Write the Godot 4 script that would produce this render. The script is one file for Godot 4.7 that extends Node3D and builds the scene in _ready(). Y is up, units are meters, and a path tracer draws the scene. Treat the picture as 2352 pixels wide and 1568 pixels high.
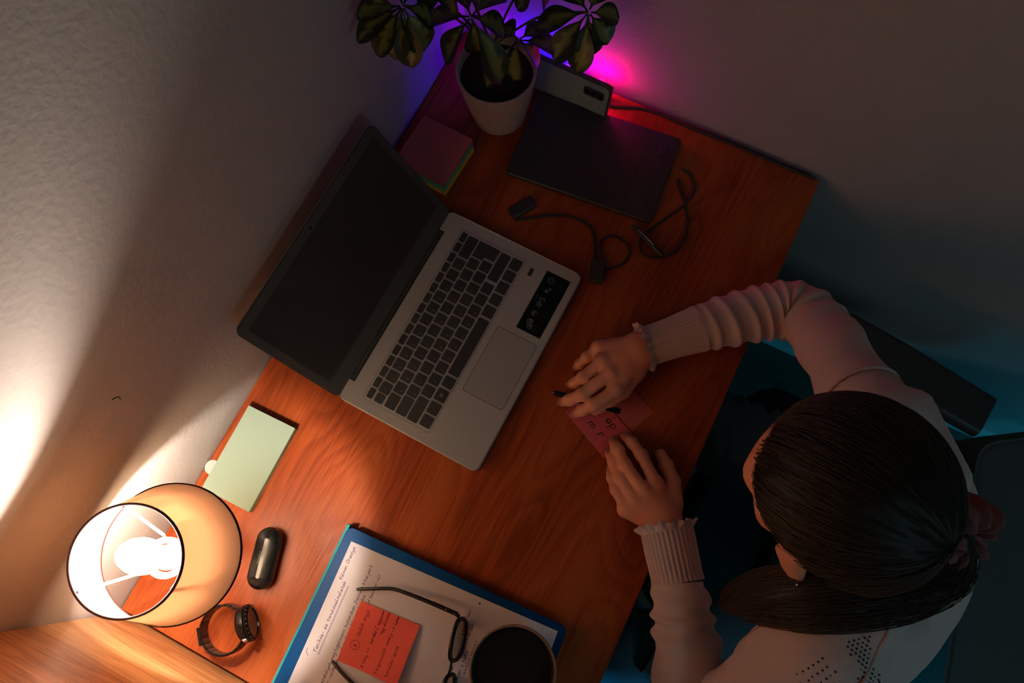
extends Node3D
# A desk in the corner of a dim room, seen from above: lamp, laptop, notes, plant and a person writing.
# Units are metres, y is up. Heights in the code are given above the desk top; V() adds the desk's height.

const DESK := 0.72
var M := {}
var taken := {}

func _ready() -> void:
	camera_and_air()
	materials()
	room()
	furniture()
	table_lamp()
	unseen_teal_light()
	added_ceiling_light()
	strip_light()
	laptop()
	note_pads()
	earbud_case()
	wristwatch()
	binder_and_notes()
	eyeglasses()
	mug()
	potted_plant()
	phone()
	tablet_and_cables()
	written_notes()
	person()

func camera_and_air() -> void:
	var cam := Camera3D.new()
	cam.name = "camera"
	cam.fov = 48.727
	cam.near = 0.02
	cam.far = 30.0
	cam.transform = Transform3D(Basis(Vector3(0.8935, -0.0243, -0.4484), Vector3(-0.4273, 0.2608, -0.8657), Vector3(0.138, 0.9651, 0.2226)).orthonormalized(), V(0.4586, 1.059, 0.6905))
	add_child(cam)
	cam.current = true
	var e := Environment.new()
	e.background_mode = Environment.BG_COLOR
	e.background_color = Color(0.38, 0.46, 0.50)
	e.background_energy_multiplier = 4.0
	e.tonemap_mode = Environment.TONE_MAPPER_LINEAR
	e.tonemap_exposure = 1.0
	e.sdfgi_enabled = true
	e.ssao_enabled = true
	e.ssil_enabled = true
	var w := WorldEnvironment.new()
	w.name = "world_environment"
	w.environment = e
	add_child(w)

const BULB_ENERGY := 0.17
const BULB_COLOR := Color(1.0, 0.955, 0.90)
const FILL_ENERGY := 0.42
const TEAL_ENERGY := 0.10
const BLUE_ENERGY := 0.010
const MAGENTA_ENERGY := 0.010

func V(x: float, y: float, z: float) -> Vector3:
	return Vector3(x, y + DESK, z)

# ---------------------------------------------------------------- nodes

func named(called: String) -> String:
	if not taken.has(called):
		taken[called] = 0
		return called
	taken[called] += 1
	return "%s_%03d" % [called, taken[called]]

func thing(called: String, label: String, category: String, at := Vector3.ZERO, group := "") -> Node3D:
	var o := Node3D.new()
	o.name = named(called)
	o.position = at
	add_child(o)
	tag(o, label, category, group)
	return o

func tag(o: Node, label: String, category: String, group := "") -> void:
	o.set_meta("label", label)
	o.set_meta("category", category)
	if group:
		o.set_meta("group", group)

func part(called: String, b: MB, m: Material, parent: Node, label := "") -> MeshInstance3D:
	var o := MeshInstance3D.new()
	o.mesh = b.mesh()
	o.material_override = null
	o.mesh.surface_set_material(0, m)
	if parent == self:
		o.name = named(called)
		add_child(o)
	else:
		o.name = called
		var n := 0
		while parent.has_node(NodePath(o.name)):
			n += 1
			o.name = "%s_%03d" % [called, n]
		parent.add_child(o)
	if label:
		o.set_meta("label", label)
	return o

func place(called: String, mesh: Mesh, parent: Node, xf: Transform3D) -> MeshInstance3D:
	var o := MeshInstance3D.new()
	o.mesh = mesh
	o.transform = xf
	o.name = called
	var n := 0
	while parent.has_node(NodePath(o.name)):
		n += 1
		o.name = "%s_%03d" % [called, n]
	parent.add_child(o)
	return o

func struct(called: String, b: MB, m: Material, label: String) -> MeshInstance3D:
	var o := part(called, b, m, self)
	o.set_meta("kind", "structure")
	o.set_meta("label", label)
	return o

func from(o: Node3D) -> MB:
	# a mesh written in world coordinates that will hang under o
	var b := MB.new()
	b.xf = o.transform.affine_inverse()
	return b

# ---------------------------------------------------------------- shapes

class MB:
	var v := PackedVector3Array()
	var n := PackedVector3Array()
	var uv := PackedVector2Array()
	var c := PackedColorArray()
	var idx := PackedInt32Array()
	var xf := Transform3D.IDENTITY
	var col := Color.WHITE

	func mesh() -> ArrayMesh:
		var a := []
		a.resize(Mesh.ARRAY_MAX)
		a[Mesh.ARRAY_VERTEX] = v
		a[Mesh.ARRAY_NORMAL] = n
		a[Mesh.ARRAY_TEX_UV] = uv
		a[Mesh.ARRAY_COLOR] = c
		a[Mesh.ARRAY_INDEX] = idx
		var m := ArrayMesh.new()
		m.add_surface_from_arrays(Mesh.PRIMITIVE_TRIANGLES, a)
		return m

	func vert(p: Vector3, nn: Vector3, t := Vector2.ZERO) -> int:
		v.append(xf * p)
		n.append((xf.basis * nn).normalized())
		uv.append(t)
		c.append(col)
		return v.size() - 1

	# a, b, c, d run counter-clockwise as seen from outside
	func quad(a: Vector3, b: Vector3, c2: Vector3, d: Vector3, uvs := [Vector2(0, 0), Vector2(1, 0), Vector2(1, 1), Vector2(0, 1)]) -> void:
		var nn := (b - a).cross(d - a)
		if nn.length_squared() < 1e-20:
			nn = (c2 - b).cross(d - b)
		nn = nn.normalized()
		var i := vert(a, nn, uvs[0])
		vert(b, nn, uvs[1])
		vert(c2, nn, uvs[2])
		vert(d, nn, uvs[3])
		idx.append_array([i, i + 2, i + 1, i, i + 3, i + 2])

	func tri(a: Vector3, b: Vector3, d: Vector3) -> void:
		var nn := (b - a).cross(d - a).normalized()
		var i := vert(a, nn)
		vert(b, nn)
		vert(d, nn)
		idx.append_array([i, i + 2, i + 1])

	# rows x columns of points; outward is (along rows) x (along columns)
	func grid(rows: Array, closed := false, flip := false, cols = null) -> void:
		var h := rows.size()
		var w: int = rows[0].size()
		var acc := PackedVector3Array()
		acc.resize(h * w)
		var wmax := w if closed else w - 1
		var base := v.size()
		for i in h - 1:
			var r0: PackedVector3Array = rows[i]
			var r1: PackedVector3Array = rows[i + 1]
			for j in wmax:
				var k := (j + 1) % w
				var a := r0[j]
				var d := r1[j]
				var e := r1[k]
				var f := r0[k]
				var nn := (e - a).cross(f - d)
				if flip:
					nn = -nn
				acc[i * w + j] += nn
				acc[i * w + k] += nn
				acc[(i + 1) * w + j] += nn
				acc[(i + 1) * w + k] += nn
				var p := base + i * w + j
				var q := base + i * w + k
				if flip:
					idx.append_array([p, p + w, q + w, p, q + w, q])
				else:
					idx.append_array([p, q, q + w, p, q + w, p + w])
		for i in h:
			for j in w:
				if cols != null:
					col = cols[i][j]
				vert(rows[i][j], acc[i * w + j] if acc[i * w + j] != Vector3.ZERO else Vector3.UP, Vector2(float(j) / wmax, float(i) / (h - 1)))

	func fan(ring: PackedVector3Array, centre: Vector3, nn: Vector3) -> void:
		var i := vert(centre, nn)
		var k := ring.size()
		for p in ring:
			vert(p, nn)
		for j in k:
			var a := i + 1 + j
			var b := i + 1 + (j + 1) % k
			if (ring[j] - centre).cross(ring[(j + 1) % k] - centre).dot(nn) > 0:
				idx.append_array([i, b, a])
			else:
				idx.append_array([i, a, b])

	# profile of Vector2(radius, height) from bottom to top round the y axis of t
	func lathe(profile: Array, segs: int, t := Transform3D.IDENTITY) -> void:
		var rows := []
		for p in profile:
			var r := PackedVector3Array()
			for j in segs:
				var a := TAU * j / segs
				r.append(t * Vector3(p.x * cos(a), p.y, p.x * sin(a)))
			rows.append(r)
		grid(rows, true)

	func loft(rings: Array, cap0 := true, cap1 := true) -> void:
		grid(rings, true)
		if cap0:
			end(rings[0], rings[1])
		if cap1:
			end(rings[-1], rings[-2])

	func end(ring: PackedVector3Array, inner: PackedVector3Array) -> void:
		var m := Vector3.ZERO
		var m2 := Vector3.ZERO
		for k in ring.size():
			m += ring[k]
			m2 += inner[k]
		var s := Vector3.ZERO
		m /= ring.size()
		m2 /= ring.size()
		for k in ring.size():
			s += (ring[k] - m).cross(ring[(k + 1) % ring.size()] - m)
		s = s.normalized()
		if s.dot(m - m2) < 0:
			s = -s
		fan(ring, m, s)

	func tube(path: Array, radius, segs := 10, cap := true, squash := 1.0, up := Vector3.UP) -> void:
		loft(MB.rings(path, radius, segs, squash, up), cap, cap)

	static func rings(path: Array, radius, segs: int, squash := 1.0, up := Vector3.UP) -> Array:
		var out := []
		var nn := Vector3.ZERO
		for i in path.size():
			var t: Vector3 = (path[mini(i + 1, path.size() - 1)] - path[maxi(i - 1, 0)]).normalized()
			if nn == Vector3.ZERO or squash != 1.0:
				nn = up - t * up.dot(t)
				if nn.length() < 0.05:
					nn = Vector3.RIGHT - t * t.x
			nn = (nn - t * nn.dot(t)).normalized()
			var b := nn.cross(t)
			var r: float = radius[i] if radius is Array else radius
			var ring := PackedVector3Array()
			for j in segs:
				var a := TAU * j / segs
				ring.append(path[i] + nn * (cos(a) * r * squash) + b * (sin(a) * r))
			out.append(ring)
		return out

	# an outline in x and z (turning from x towards z) raised from y0 to y1 with chamfered edges
	func prism(outline: PackedVector2Array, y0: float, y1: float, bev := 0.0, t := Transform3D.IDENTITY, uv_scale := Vector2.ZERO, uv_off := Vector2.ZERO) -> void:
		var k := outline.size()
		var inner := PackedVector2Array()
		for i in k:
			var d0 := (outline[i] - outline[(i + k - 1) % k]).normalized()
			var d1 := (outline[(i + 1) % k] - outline[i]).normalized()
			var m := (Vector2(d0.y, -d0.x) + Vector2(d1.y, -d1.x))
			m = m / maxf(0.4, m.length_squared() / 2.0)
			inner.append(outline[i] - m * bev)
		var lv := [[inner, y0], [outline, y0 + bev], [outline, y1 - bev], [inner, y1]]
		if bev <= 0.0:
			lv = [[outline, y0], [outline, y1]]
		for q in lv.size() - 1:
			for i in k:
				var j := (i + 1) % k
				var d := (outline[j] - outline[i])
				if d.length() < 1e-7:
					continue
				var n0 := side_normal(outline, i, j, i)
				var n1 := side_normal(outline, i, j, j)
				var tilt := 0.0 if lv.size() == 2 or q == 1 else (-1.0 if q == 0 else 1.0)
				var pts := [Vector3(lv[q][0][i].x, lv[q][1], lv[q][0][i].y), Vector3(lv[q][0][j].x, lv[q][1], lv[q][0][j].y), Vector3(lv[q + 1][0][j].x, lv[q + 1][1], lv[q + 1][0][j].y), Vector3(lv[q + 1][0][i].x, lv[q + 1][1], lv[q + 1][0][i].y)]
				var nv := [Vector3(n0.x, tilt, n0.y), Vector3(n1.x, tilt, n1.y), Vector3(n1.x, tilt, n1.y), Vector3(n0.x, tilt, n0.y)]
				var s := v.size()
				for g in 4:
					vert(t * pts[g], t.basis * nv[g].normalized(), Vector2(pts[g].x, pts[g].z) * uv_scale + uv_off)
				idx.append_array([s, s + 1, s + 2, s, s + 2, s + 3])
		var tris := Geometry2D.triangulate_polygon(inner if bev > 0.0 else outline)
		for side in [[y0, -1.0], [y1, 1.0]]:
			var s := v.size()
			for p in (inner if bev > 0.0 else outline):
				vert(t * Vector3(p.x, side[0], p.y), t.basis * Vector3(0, side[1], 0), p * uv_scale + uv_off)
			for g in range(0, tris.size(), 3):
				var a := v[s + tris[g]]
				var b := v[s + tris[g + 1]]
				var d := v[s + tris[g + 2]]
				if (b - a).cross(d - a).dot(n[s]) > 0:
					idx.append_array([s + tris[g], s + tris[g + 2], s + tris[g + 1]])
				else:
					idx.append_array([s + tris[g], s + tris[g + 1], s + tris[g + 2]])

	static func side_normal(o: PackedVector2Array, i: int, j: int, at: int) -> Vector2:
		var k := o.size()
		var d := (o[j] - o[i]).normalized()
		var other := (o[i] - o[(i + k - 1) % k]) if at == i else (o[(j + 1) % k] - o[j])
		other = other.normalized()
		var m := Vector2(d.y, -d.x)
		if d.dot(other) > 0.75:
			m = (m + Vector2(other.y, -other.x)).normalized()
		return m

	func box(size: Vector3, bev: float, t: Transform3D) -> void:
		prism(MB.round_rect(size.x, size.z, bev, 2), -size.y / 2, size.y / 2, bev, t)

	static func round_rect(w: float, d: float, r: float, seg := 5) -> PackedVector2Array:
		var out := PackedVector2Array()
		r = maxf(minf(r, minf(w, d) / 2 - 1e-5), 1e-5)
		for q in 4:
			var cx := (w / 2 - r) * (1 if q in [0, 3] else -1)
			var cz := (d / 2 - r) * (1 if q in [0, 1] else -1)
			for s in seg + 1:
				var a := PI / 2 * (q + float(s) / seg)
				out.append(Vector2(cx + r * cos(a), cz + r * sin(a)))
		return out

	func ball(at: Vector3, r: Vector3, segs := 14, t := Basis.IDENTITY) -> void:
		var prof := []
		var k := segs / 2
		for i in k + 1:
			var a := -PI / 2 + PI * i / k
			prof.append(Vector2(maxf(cos(a), 1e-4), sin(a)))
		lathe(prof, segs, Transform3D(t * Basis.from_scale(r), at))

# smooth curve through points
static func curve(p: Array, per := 6) -> Array:
	var out := []
	for i in p.size() - 1:
		var a = p[maxi(i - 1, 0)]
		var b = p[i]
		var c = p[i + 1]
		var d = p[mini(i + 2, p.size() - 1)]
		for s in per:
			var t := float(s) / per
			out.append(b.cubic_interpolate(c, a, d, t) if b is Vector3 else lerpf(b, c, t))
	out.append(p[-1])
	return out

static func look(dir: Vector3, side := Vector3.UP) -> Basis:
	# y axis along dir
	var y := dir.normalized()
	var x := side - y * side.dot(y)
	if x.length() < 0.01:
		x = Vector3.RIGHT - y * y.x
	x = x.normalized()
	return Basis(x, y, x.cross(y))

# ---------------------------------------------------------------- a field of joined, tapered limbs, meshed as surface nets

class Field:
	var lo: Vector3
	var cell: float
	var nx: int
	var ny: int
	var nz: int
	var f := PackedFloat32Array()

	func _init(a: Vector3, b: Vector3, size: float) -> void:
		lo = a
		cell = size
		nx = int(ceil((b.x - a.x) / size)) + 1
		ny = int(ceil((b.y - a.y) / size)) + 1
		nz = int(ceil((b.z - a.z) / size)) + 1
		f.resize(nx * ny * nz)
		f.fill(1.0)

	# a bone from a (radius ra) to b (radius rb); k blends; along the direction flat it is q times thinner
	func bone(a: Vector3, b: Vector3, ra: float, rb: float, k := 0.01, flat := Vector3.ZERO, q := 1.0) -> void:
		var reach := maxf(ra, rb) + k + cell * 2.0
		var i0 := clampi(int((minf(a.x, b.x) - reach - lo.x) / cell), 0, nx - 1)
		var i1 := clampi(int((maxf(a.x, b.x) + reach - lo.x) / cell) + 1, 0, nx - 1)
		var j0 := clampi(int((minf(a.y, b.y) - reach - lo.y) / cell), 0, ny - 1)
		var j1 := clampi(int((maxf(a.y, b.y) + reach - lo.y) / cell) + 1, 0, ny - 1)
		var k0 := clampi(int((minf(a.z, b.z) - reach - lo.z) / cell), 0, nz - 1)
		var k1 := clampi(int((maxf(a.z, b.z) + reach - lo.z) / cell) + 1, 0, nz - 1)
		var ab := b - a
		var l2 := maxf(ab.length_squared(), 1e-9)
		var fl := flat.normalized() if q != 1.0 else Vector3.ZERO
		for x in range(i0, i1 + 1):
			for y in range(j0, j1 + 1):
				var at := (x * ny + y) * nz
				for z in range(k0, k1 + 1):
					var p := lo + Vector3(x, y, z) * cell
					var t := clampf((p - a).dot(ab) / l2, 0.0, 1.0)
					var w := p - a - ab * t
					if q != 1.0:
						w += fl * (w.dot(fl) * (q - 1.0))
					var d := w.length() - lerpf(ra, rb, t)
					var e := f[at + z]
					var h := k - absf(e - d)
					f[at + z] = minf(e, d) - (h * h / (4.0 * k) if h > 0.0 else 0.0)

	# height of the surface above a point of the plan
	func top(x: float, z: float) -> float:
		var i := int(round((x - lo.x) / cell))
		var k := int(round((z - lo.z) / cell))
		if i < 0 or k < 0 or i >= nx or k >= nz:
			return -1.0
		for j in range(ny - 1, 0, -1):
			var a := f[(i * ny + j) * nz + k]
			if a < 0.0:
				var c := f[(i * ny + mini(j + 1, ny - 1)) * nz + k]
				return lo.y + (j + a / minf(a - c, -1e-6)) * cell
		return -1.0

	func mesh_into(b: MB) -> void:
		var at := {}
		var es := [[0, 1], [2, 3], [4, 5], [6, 7], [0, 2], [1, 3], [4, 6], [5, 7], [0, 4], [1, 5], [2, 6], [3, 7]]
		var sy := nz
		var sx := ny * nz
		var co := [0, 1, sy, sy + 1, sx, sx + 1, sx + sy, sx + sy + 1]
		var vals := PackedFloat32Array()
		vals.resize(8)
		for x in nx - 1:
			for y in ny - 1:
				var row := (x * ny + y) * nz
				for z in nz - 1:
					var i := row + z
					var neg := 0
					for q in 8:
						vals[q] = f[i + co[q]]
						if vals[q] < 0.0:
							neg += 1
					if neg == 0 or neg == 8:
						continue
					var s := Vector3.ZERO
					var m := 0
					for e in es:
						var a := vals[e[0]]
						var d := vals[e[1]]
						if (a < 0.0) != (d < 0.0):
							var t := a / (a - d)
							var pa := Vector3(e[0] >> 2, (e[0] >> 1) & 1, e[0] & 1)
							var pb := Vector3(e[1] >> 2, (e[1] >> 1) & 1, e[1] & 1)
							s += pa.lerp(pb, t)
							m += 1
					var p := lo + (Vector3(x, y, z) + s / m) * cell
					var g := Vector3(vals[4] + vals[5] + vals[6] + vals[7] - vals[0] - vals[1] - vals[2] - vals[3], vals[2] + vals[3] + vals[6] + vals[7] - vals[0] - vals[1] - vals[4] - vals[5], vals[1] + vals[3] + vals[5] + vals[7] - vals[0] - vals[2] - vals[4] - vals[6])
					at[i] = b.vert(p, g.normalized())
		for i in at:
			var z: int = i % nz
			var y: int = (i / nz) % ny
			var x: int = i / sx
			var inside := f[i] < 0.0
			if y > 0 and z > 0 and inside != (f[i + sx] < 0.0):
				face(b, at, [i, i - 1, i - 1 - sy, i - sy], inside)
			if x > 0 and z > 0 and inside != (f[i + sy] < 0.0):
				face(b, at, [i, i - sx, i - sx - 1, i - 1], inside)
			if x > 0 and y > 0 and inside != (f[i + 1] < 0.0):
				face(b, at, [i, i - sy, i - sx - sy, i - sx], inside)

	func face(b: MB, at: Dictionary, q: Array, _inside: bool) -> void:
		for k in q:
			if not at.has(k):
				return
		var a: int = at[q[0]]
		var d: int = at[q[1]]
		var e: int = at[q[2]]
		var g: int = at[q[3]]
		var nn := (b.v[d] - b.v[a]).cross(b.v[g] - b.v[a]) + (b.v[g] - b.v[e]).cross(b.v[d] - b.v[e])
		if nn.dot(b.n[a] + b.n[e]) > 0.0:
			b.idx.append_array([a, e, d, a, g, e])
		else:
			b.idx.append_array([a, d, e, a, e, g])

# ---------------------------------------------------------------- materials

func mat(called: String, color: Color, rough := 0.6, metal := 0.0, spec := 0.5) -> StandardMaterial3D:
	var m := StandardMaterial3D.new()
	m.resource_name = called
	m.albedo_color = color
	m.roughness = rough
	m.metallic = metal
	m.metallic_specular = spec
	M[called] = m
	return m

func noise_tex(freq: float, size := 512, bump := 0.0, octaves := 4, kind := FastNoiseLite.TYPE_SIMPLEX_SMOOTH, nseed := 3) -> NoiseTexture2D:
	var n := FastNoiseLite.new()
	n.noise_type = kind
	n.frequency = freq
	n.fractal_octaves = octaves
	n.seed = nseed
	var t := NoiseTexture2D.new()
	t.width = size
	t.height = size
	t.seamless = true
	t.noise = n
	if bump > 0.0:
		t.as_normal_map = true
		t.bump_strength = bump
	return t

func grain(m: StandardMaterial3D, t: Texture2D, per_metre: float, scale := 1.0) -> void:
	m.normal_enabled = true
	m.normal_texture = t
	m.normal_scale = scale
	m.uv1_triplanar = true
	m.uv1_scale = Vector3.ONE * per_metre

# veneer with its grain running down the picture
func wood_image(w: int, h: int, dark: Color, mid: Color, light: Color, nseed: int, px_per_m: Vector2, knots: Array, turned := false) -> Image:
	var a := FastNoiseLite.new()
	a.seed = nseed
	a.frequency = 1.0
	a.noise_type = FastNoiseLite.TYPE_SIMPLEX
	a.fractal_octaves = 2
	var b := FastNoiseLite.new()
	b.seed = nseed + 5
	b.frequency = 1.0
	b.noise_type = FastNoiseLite.TYPE_SIMPLEX
	b.fractal_type = FastNoiseLite.FRACTAL_NONE
	var data := PackedByteArray()
	data.resize(w * h * 3)
	var at := 0
	for y in h:
		var mz := y / px_per_m.y
		for x in w:
			var mx := x / px_per_m.x
			var broad := a.get_noise_2d(mx * 7.0, mz * 1.6)
			var fig := mx * 26.0 + broad * 3.2
			for k in knots:
				# cathedral figure: parabolas closing towards -z
				var dx: float = (mx - k[0]) / k[2]
				var dz: float = (mz - k[1]) / k[3]
				var wgt := exp(-dx * dx * 0.9) * clampf(1.0 - absf(dz - 0.5) * 0.9, 0.0, 1.0)
				fig += wgt * (dx * dx * 3.0 + dz * 4.0 - fig * 0.0) * 0.9
			var ring := fig - floorf(fig)
			ring = smoothstep(0.0, 0.75, ring) * (1.0 - smoothstep(0.86, 1.0, ring))
			var fib := b.get_noise_2d(mx * 900.0, mz * 14.0) * 0.5 + b.get_noise_2d(mx * 300.0 + 50.0, mz * 5.0) * 0.5
			var t := 0.5 + broad * 0.5 + (ring - 0.5) * 0.30 + fib * 0.38
			var c := dark.lerp(mid, clampf(t * 2.0, 0.0, 1.0)).lerp(light, clampf(t * 2.0 - 1.0, 0.0, 1.0))
			data[at] = int(c.r * 255.0)
			data[at + 1] = int(c.g * 255.0)
			data[at + 2] = int(c.b * 255.0)
			at += 3
	var im := Image.create_from_data(w, h, false, Image.FORMAT_RGB8, data)
	if turned:
		im.rotate_90(CLOCKWISE)
	return im

func fibre_image(w: int, h: int, nseed: int) -> Image:
	var b := FastNoiseLite.new()
	b.seed = nseed
	b.frequency = 1.0
	b.noise_type = FastNoiseLite.TYPE_SIMPLEX
	b.fractal_type = FastNoiseLite.FRACTAL_NONE
	var im := Image.create(w, h, false, Image.FORMAT_L8)
	for y in h:
		for x in w:
			var t := b.get_noise_2d(x * 0.55, y * 0.035) * 0.6 + b.get_noise_2d(x * 0.21 + 70.0, y * 0.012) * 0.4
			im.set_pixel(x, y, Color(0.5 + 0.5 * t, 0, 0))
	return im

func materials() -> void:
	# painted plaster
	var plaster := noise_tex(0.035, 512, 5.0, 4)
	var m := mat("wall_paint", Color(0.70, 0.665, 0.645), 0.85, 0.0, 0.3)
	grain(m, plaster, 5.0, 0.15)
	m = mat("dark_ceiling_paint", Color(0.30, 0.29, 0.28), 0.9)  # dark, so that the unseen ceiling bounces little light
	# cherry veneer of the desk, one picture for the whole top
	var top := ImageTexture.create_from_image(wood_image(820, 1360, Color(0.52, 0.22, 0.10), Color(0.65, 0.295, 0.135), Color(0.705, 0.365, 0.185), 7, Vector2(1333, 1333), [[0.175, 0.62, 0.035, 0.2], [0.42, 0.5, 0.06, 0.5]]))
	m = mat("desk_veneer", Color.WHITE, 0.34, 0.0, 0.34)
	m.albedo_texture = top
	m.uv1_triplanar = true
	m.uv1_scale = Vector3(1.0 / 0.615, 1.0, 1.0 / 1.02)
	var fib := ImageTexture.create_from_image(fibre_image(512, 512, 21))
	m.heightmap_enabled = true
	m.heightmap_texture = fib
	m.heightmap_scale = 0.02
	m = mat("panel_veneer", Color.WHITE, 0.36, 0.0, 0.5)
	m.albedo_texture = ImageTexture.create_from_image(wood_image(512, 512, Color(0.68, 0.43, 0.255), Color(0.85, 0.60, 0.39), Color(0.92, 0.70, 0.49), 31, Vector2(500, 500), [], true))
	m.uv1_triplanar = true
	m.uv1_scale = Vector3(1.0, 1.0, 1.0)
	m = mat("dark_wood", Color(0.30, 0.17, 0.10), 0.5)
	mat("floor_board", Color(0.34, 0.29, 0.25), 0.5)
	mat("gap", Color(0.05, 0.03, 0.02), 0.8)
	mat("white_trim", Color(0.80, 0.79, 0.77), 0.5)
	# lamp
	m = mat("shade_cloth", Color(0.93, 0.86, 0.76), 0.85, 0.0, 0.2)
	m.backlight_enabled = true
	m.backlight = Color(0.580, 0.490, 0.418)
	mat("shade_edge", Color(0.22, 0.07, 0.05), 0.7)
	mat("white_metal", Color(0.87, 0.87, 0.85), 0.35)
	mat("white_plastic", Color(0.85, 0.85, 0.83), 0.4)
	m = mat("bulb_glass", Color(0.95, 0.95, 0.93), 0.3)
	m.emission_enabled = true
	m.emission = Color(1.0, 0.95, 0.86)
	m.emission_energy_multiplier = 3.0
	mat("brass", Color(0.78, 0.62, 0.38), 0.3, 1.0)
	m = mat("teal_glow", Color(0.6, 0.75, 0.8), 0.4)
	m.emission_enabled = true
	m.emission = Color(0.0, 0.62, 0.80)
	m.emission_energy_multiplier = 1.0
	for k in [["blue_glow", Color(0.05, 0.1, 1.0)], ["magenta_glow", Color(1.0, 0.0, 0.35)], ["red_glow", Color(1.0, 0.05, 0.02)]]:
		m = mat(k[0], Color(0.8, 0.8, 0.8), 0.4)
		m.emission_enabled = true
		m.emission = k[1]
		m.emission_energy_multiplier = 1.0
	m = mat("added_ceiling_glow", Color(0.9, 0.9, 0.9), 0.5)
	m.emission_enabled = true
	m.emission = Color(0.70, 0.94, 1.0)
	m.emission_energy_multiplier = 0.3
	# laptop
	var fine := noise_tex(0.2, 256, 1.5, 2)
	m = mat("laptop_aluminium", Color(0.74, 0.73, 0.715), 0.45, 0.25)
	grain(m, fine, 60.0, 0.15)
	mat("laptop_edge", Color(0.85, 0.84, 0.83), 0.25, 0.9)
	mat("key_plastic", Color(0.22, 0.22, 0.22), 0.55)
	mat("legend_print", Color(0.60, 0.60, 0.58), 0.6)
	mat("screen_glass", Color(0.19, 0.19, 0.185), 0.4, 0.0, 0.5)
	mat("bezel_plastic", Color(0.27, 0.28, 0.27), 0.5)
	mat("lid_back", Color(0.60, 0.60, 0.60), 0.4, 0.5)
	mat("black_plastic", Color(0.22, 0.22, 0.22), 0.45)
	mat("dark_rubber", Color(0.21, 0.21, 0.21), 0.7)
	mat("touchpad", Color(0.69, 0.68, 0.665), 0.42, 0.2)
	mat("groove", Color(0.22, 0.21, 0.20), 0.6)
	mat("chrome", Color(0.85, 0.85, 0.85), 0.15, 1.0)
	mat("gunmetal", Color(0.16, 0.15, 0.15), 0.28, 0.8)
	# papers
	mat("green_paper", Color(0.64, 0.715, 0.635), 0.9, 0.0, 0.2)
	mat("green_paper_side", Color(0.70, 0.83, 0.64), 0.9, 0.0, 0.2)
	mat("pink_paper", Color(0.78, 0.42, 0.41), 0.9, 0.0, 0.2)
	mat("mint_paper", Color(0.40, 0.72, 0.58), 0.9, 0.0, 0.2)
	mat("yellow_paper", Color(0.93, 0.72, 0.25), 0.9, 0.0, 0.2)
	mat("olive_paper", Color(0.55, 0.56, 0.26), 0.9, 0.0, 0.2)
	mat("white_paper", Color(0.90, 0.86, 0.85), 0.9, 0.0, 0.2)
	mat("blue_plastic", Color(0.0, 0.245, 0.47), 0.4, 0.0, 0.3)
	m = mat("teal_film", Color(0.16, 0.60, 0.62), 0.35)
	mat("felt", Color(0.88, 0.84, 0.80), 0.95)
	mat("mug_black", Color(0.20, 0.20, 0.195), 0.35)
	mat("mug_rim", Color(0.62, 0.47, 0.36), 0.4)
	mat("coffee", Color(0.13, 0.12, 0.11), 0.3)
	m = mat("lens_glass", Color(1, 1, 1, 0.06), 0.05)
	m.transparency = BaseMaterial3D.TRANSPARENCY_ALPHA
	mat("glasses_black", Color(0.07, 0.05, 0.05), 0.3)
	m = mat("glossy_case", Color(0.085, 0.085, 0.085), 0.22)
	# plant
	m = mat("leaf", Color.WHITE, 0.42)
	m.vertex_color_use_as_albedo = true
	mat("stem_green", Color(0.27, 0.30, 0.14), 0.6)
	mat("soil", Color(0.19, 0.14, 0.11), 0.95)
	var crackle := noise_tex(0.09, 512, 6.0, 2, FastNoiseLite.TYPE_CELLULAR, 11)
	m = mat("pot_clay", Color(0.74, 0.66, 0.63), 0.8)
	grain(m, crackle, 9.0, 1.0)
	m.heightmap_enabled = true
	m.heightmap_texture = noise_tex(0.09, 512, 0.0, 2, FastNoiseLite.TYPE_CELLULAR, 11)
	m.heightmap_scale = 0.16
	# phone
	mat("phone_back", Color(0.52, 0.60, 0.60), 0.35)
	mat("phone_case", Color(0.22, 0.24, 0.24), 0.3)
	# person
	m = mat("skin", Color(0.94, 0.63, 0.50), 0.55)
	m.subsurf_scatter_enabled = true
	m.subsurf_scatter_strength = 0.15
	mat("nail", Color(0.86, 0.60, 0.53), 0.35)
	var knit := noise_tex(0.16, 512, 3.0, 2, FastNoiseLite.TYPE_VALUE, 5)
	m = mat("knit", Color(0.86, 0.755, 0.73), 0.95, 0.0, 0.15)
	grain(m, knit, 12.0, 0.5)
	m.rim_enabled = true
	m.rim = 0.25
	mat("knit_hole", Color(0.22, 0.17, 0.15), 0.95)
	m = mat("denim", Color(0.30, 0.46, 0.55), 0.9, 0.0, 0.2)
	grain(m, knit, 25.0, 0.4)
	m = mat("hair", Color(0.215, 0.165, 0.12), 0.5)
	mat("hair_strand", Color(0.30, 0.22, 0.15), 0.45)
	m = mat("scrunchie", Color(0.60, 0.34, 0.33), 0.85)
	mat("lip", Color(0.70, 0.36, 0.34), 0.5)
	mat("eye_white", Color(0.85, 0.83, 0.80), 0.3)
	mat("iris", Color(0.15, 0.09, 0.05), 0.2)
	mat("chair_fabric", Color(0.2, 0.19, 0.185), 0.9)
	m = mat("blanket", Color(0.36, 0.37, 0.36), 0.95)
	grain(m, knit, 6.0, 0.8)
	mat("sock", Color(0.3, 0.3, 0.3), 0.9)
	mat("added_window_glass", Color(1, 1, 1, 0.05), 0.05).transparency = BaseMaterial3D.TRANSPARENCY_ALPHA

# ---------------------------------------------------------------- handwriting

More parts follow.
